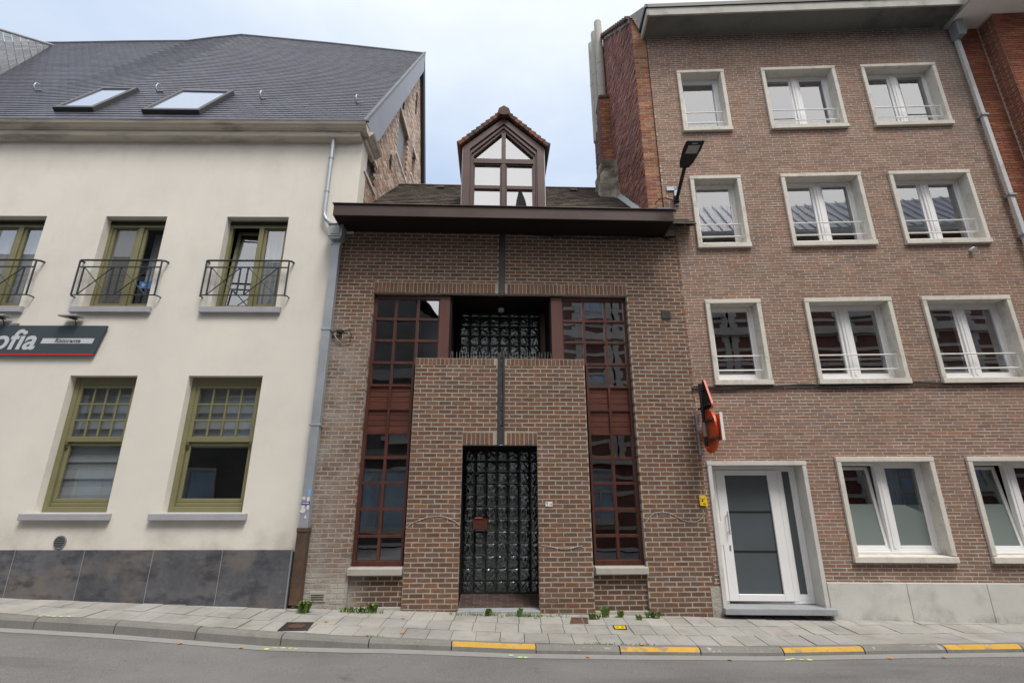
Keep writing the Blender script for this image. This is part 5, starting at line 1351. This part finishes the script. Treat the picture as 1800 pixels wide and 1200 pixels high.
# ================================================================== across the street (behind the viewer, mirrored in the window panes)
M['o_brick'] = mat('far_red_brick', (.13,.062,.046), rough=.9, var=.25, vscale=2, fine=.3, fscale=12)
M['o_stone'] = mat('far_pale_stone', (.36,.335,.30), rough=.85, var=.15, vscale=2)
M['o_dark'] = mat('far_dark_roof', (.025,.025,.028), rough=.7, var=.3)
M['o_zinc'] = mat('far_zinc_roof', (.24,.25,.29), rough=.5, var=.2, vscale=1.5)
M['o_wall'] = mat('far_dark_wall', (.085,.080,.075), rough=.9, var=.3, vscale=1.2)
M['o_grey'] = mat('far_grey_cladding', (.16,.155,.155), rough=.8, var=.2)
YO = -2.6
def far_windows(parent, xs, zs, w, h, arch=False):
    for z in zs:
        for x in xs:
            mb = MB(); rectframe(mb, x-w/2, x+w/2, z, z+h, .09, YO, YO+.06)
            mb.box(x-.03, x+.03, YO, YO+.05, z, z+h)
            mb.box(x-w/2-.15, x+w/2+.15, YO, YO+.16, z-.14, z)
            f = mb.build('window', M['o_stone'], parent)
            mb = MB(); mb.box(x-w/2+.09, x+w/2-.09, YO+.005, YO+.012, z+.09, z+h-.09); mb.build('pane', M['blue_far'], f)
M['blue_far'] = mat('far_curtained_glass', (.24,.32,.40), rough=.15, spec=.6, var=.4, vscale=.9)
f1 = thing('banded_brick_house', 'tall red brick house with pale stone bands mirrored in the right-hand windows', 'house', (0,0,0))
mb = MB(); mb.box(2.6,26,YO-9,YO,-.5,12.6); mb.build('wall', M['o_brick'], f1)
mb = MB()
z = .6
while z < 12.3:
    mb.box(2.58,26.02,YO,YO+.03,z,z+.13); z += .62
xs_ = [4.2+1.55*i for i in range(14)]
for x in xs_:
    z = 3.2
    while z < 11.8:
        for dx in (-.62,.62): mb.box(x+dx-(.20 if int(z*4) % 2 else .12),x+dx+(.20 if int(z*4) % 2 else .12),YO,YO+.05,z,z+.26)
        z += .27
mb.box(2.55,26,YO-.1,YO+.35,12.4,12.75); mb.box(2.55,26,YO,YO+.2,3.0,3.25); mb.box(2.55,26,YO,YO+.2,8.1,8.4)
mb.build('stone_band', M['o_stone'], f1)
far_windows(f1, xs_[::2], (4.6,9.0), 1.0, 2.0)
far_windows(f1, xs_[::2], (.9,), 1.1, 1.9)
mb = MB(); mb.poly([(2.6,YO,12.75),(26,YO,12.75),(26,YO-2.5,15.7),(4.2,YO-2.5,15.7),(4.2,YO-8,15.7),(26,YO-8,15.7),(2.6,YO-9,12.75),(26,YO-9,12.75)],[(0,1,2,3),(3,2,5,4),(4,5,7,6),(0,3,4,6)])
x = 3.2
while x < 26:
    mb.poly([(x,YO,12.77),(x+.05,YO,12.77),(x+.05,YO-2.5,15.76),(x,YO-2.5,15.76),(x,YO+.0,12.80),(x+.05,YO,12.80),(x+.05,YO-2.5,15.79),(x,YO-2.5,15.79)],[(4,5,6,7),(0,4,7,3),(1,2,6,5)]); x += .45
mb.build('roof', M['o_zinc'], f1)
f2 = thing('dark_gabled_house', 'low dark gabled house mirrored in the left red wood window', 'house', (0,0,0))
mb = MB(); mb.prism([(-8.9,-.5),(-2.2,-.5),(-2.2,8.6),(-3.0,9.2),(-5.5,13.0),(-8.9,9.2)], YO-9, YO, 'y'); mb.build('wall', M['o_wall'], f2)
mb = MB(); mb.poly([(-2.0,YO+.2,8.5),(-2.0,YO-9,8.5),(-5.5,YO-9,13.2),(-5.5,YO+.2,13.2),(-9.1,YO+.2,9.0),(-9.1,YO-9,9.0)],[(0,1,2,3),(3,2,5,4)]); mb.build('roof', M['o_dark'], f2)
mb = MB(); mb.box(-8.9,-2.2,YO,YO+.25,6.3,6.7); mb.box(-8.9,-2.2,YO,YO+.2,3.1,3.4); mb.build('stone_band', M['o_grey'], f2)
far_windows(f2, (-7.6,-5.6,-3.5), (3.9,), 1.1, 1.9); far_windows(f2, (-7.3,-4.3), (.7,), 2.3, 2.1)
f3 = thing('grey_clad_house', 'tall grey clad house with chimneys mirrored in the balcony windows', 'house', (0,0,0))
mb = MB(); mb.box(-30,-9.0,YO-9,YO,-.5,9.4); mb.build('wall', M['o_wall'], f3)
mb = MB(); mb.poly([(-30,YO,9.4),(-9,YO,9.4),(-9,YO-2,12.4),(-30,YO-2,12.9),(-9,YO-9,11),(-30,YO-9,11)],[(0,1,2,3),(3,2,4,5)])
x = -29.8
while x < -9: mb.box(x,x+.08,YO-.03,YO+.03,7,9.4); x += .5
mb.build('roof', M['o_grey'], f3)
mb = MB(); mb.box(-17.5,-16.4,YO-3,YO-1.8,11,14.6); mb.box(-13.2,-12.6,YO-3,YO-2.2,11,13.2); mb.build('chimney', M['o_dark'], f3)
far_windows(f3, [-28+2.2*i for i in range(9)], (3.9,6.4), 1.1, 1.7); far_windows(f3, [-28+3.2*i for i in range(6)], (.8,), 2.0, 2.0)
ct = thing('church_tower', 'distant dark church spire mirrored in the dormer pane', 'tower', (4.1,-36,0))
mb = MB(); mb.box(-2.2,2.2,-2.2,2.2,-1,30); mb.build('tower_wall', M['o_wall'], ct)
mb = MB(); mb.poly([(-1.3,-1.3,30),(1.3,-1.3,30),(1.3,1.3,30),(-1.3,1.3,30),(-.55,-.55,36.2),(.55,-.55,36.2),(.55,.55,36.2),(-.55,.55,36.2),(0,0,38.6)],[(0,1,5,4),(1,2,6,5),(2,3,7,6),(3,0,4,7),(4,5,8),(5,6,8),(6,7,8),(7,4,8)]); mb.build('spire', M['o_dark'], ct)

# ================================================================== camera, light, sky
cam = bpy.data.cameras.new('camera'); co = bpy.data.objects.new('camera', cam); COL.objects.link(co)
cam.sensor_width = 36; cam.sensor_fit = 'HORIZONTAL'; cam.lens = 885.366/1800*36; cam.clip_end = 1000
co.location = (0,0,1.625); co.rotation_euler = (R(90+17.55),0,0); S.camera = co

SUN_EL, SUN_AZ = R(60), R(30)     # azimuth: to the right of straight behind the viewer
sdir = Vector((math.sin(SUN_AZ)*math.cos(SUN_EL), -math.cos(SUN_AZ)*math.cos(SUN_EL), math.sin(SUN_EL)))
sl_ = bpy.data.lights.new('sun', 'SUN'); sl_.energy = 3.1; sl_.angle = R(20); sl_.color = (1,.955,.90)
so = bpy.data.objects.new('sun', sl_); COL.objects.link(so); so.rotation_euler = sdir.to_track_quat('Z','Y').to_euler(); so.location = (10,-20,30)
W = bpy.data.worlds.new('World'); S.world = W; W.use_nodes = True; nt = W.node_tree; N = nt.nodes; L = nt.links
for n_ in list(N): N.remove(n_)
out = N.new('ShaderNodeOutputWorld'); sky = N.new('ShaderNodeTexSky'); sky.sky_type = 'NISHITA'; sky.sun_disc = False
sky.sun_elevation = SUN_EL; sky.sun_rotation = math.atan2(sdir.x, sdir.y); sky.air_density = 1.0; sky.dust_density = 2.0
b1 = N.new('ShaderNodeBackground'); b1.inputs['Strength'].default_value = .15; L.new(sky.outputs[0], b1.inputs[0])
tc = N.new('ShaderNodeTexCoord'); mp = N.new('ShaderNodeMapping'); mp.inputs['Scale'].default_value = (1,1,2.4); L.new(tc.outputs['Generated'], mp.inputs[0])
nz = N.new('ShaderNodeTexNoise'); nz.inputs['Scale'].default_value = 1.7; nz.inputs['Detail'].default_value = 7; nz.inputs['Roughness'].default_value = .55; L.new(mp.outputs[0], nz.inputs['Vector'])
dt = N.new('ShaderNodeVectorMath'); dt.operation = 'DOT_PRODUCT'; L.new(tc.outputs['Generated'], dt.inputs[0]); dt.inputs[1].default_value = sdir
gl = N.new('ShaderNodeMapRange'); gl.inputs['From Min'].default_value = .1; gl.inputs['From Max'].default_value = 1; gl.inputs['To Min'].default_value = .98; gl.inputs['To Max'].default_value = 1.6; L.new(dt.outputs['Value'], gl.inputs['Value'])
b2 = N.new('ShaderNodeBackground'); L.new(gl.outputs[0], b2.inputs['Strength'])
cr = N.new('ShaderNodeMix'); cr.data_type = 'RGBA'; cl = N.new('ShaderNodeMix'); cl.data_type = 'RGBA'; cl.inputs['A'].default_value = (.50,.69,1,1); cl.inputs['B'].default_value = (.68,.815,1,1); L.new(cl.outputs['Result'], cr.inputs['A']); cr.inputs['B'].default_value = (1,.97,.92,1)
wf = N.new('ShaderNodeMapRange'); wf.inputs['From Min'].default_value = -.1; wf.inputs['From Max'].default_value = .8; L.new(dt.outputs['Value'], wf.inputs['Value']); L.new(wf.outputs[0], cr.inputs['Factor']); L.new(cr.outputs['Result'], b2.inputs['Color'])
mr = N.new('ShaderNodeMapRange'); mr.inputs['From Min'].default_value = .36; mr.inputs['From Max'].default_value = .66; mr.inputs['To Min'].default_value = .86; mr.inputs['To Max'].default_value = 1.0; L.new(nz.outputs['Fac'], mr.inputs['Value'])
cm = N.new('ShaderNodeMapRange'); cm.inputs['From Min'].default_value = .38; cm.inputs['From Max'].default_value = .64; L.new(nz.outputs['Fac'], cm.inputs['Value']); L.new(cm.outputs[0], cl.inputs['Factor'])
ms = N.new('ShaderNodeMixShader'); L.new(mr.outputs[0], ms.inputs[0]); L.new(b1.outputs[0], ms.inputs[1]); L.new(b2.outputs[0], ms.inputs[2]); L.new(ms.outputs[0], out.inputs['Surface'])

S.render.engine = 'CYCLES'; S.cycles.max_bounces = 6; S.cycles.transparent_max_bounces = 8
S.cycles.use_denoising = True
S.view_settings.view_transform = 'Standard'; S.view_settings.look = 'None'; S.view_settings.exposure = 0; S.view_settings.gamma = 1
S.render.resolution_x = 1024; S.render.resolution_y = 682
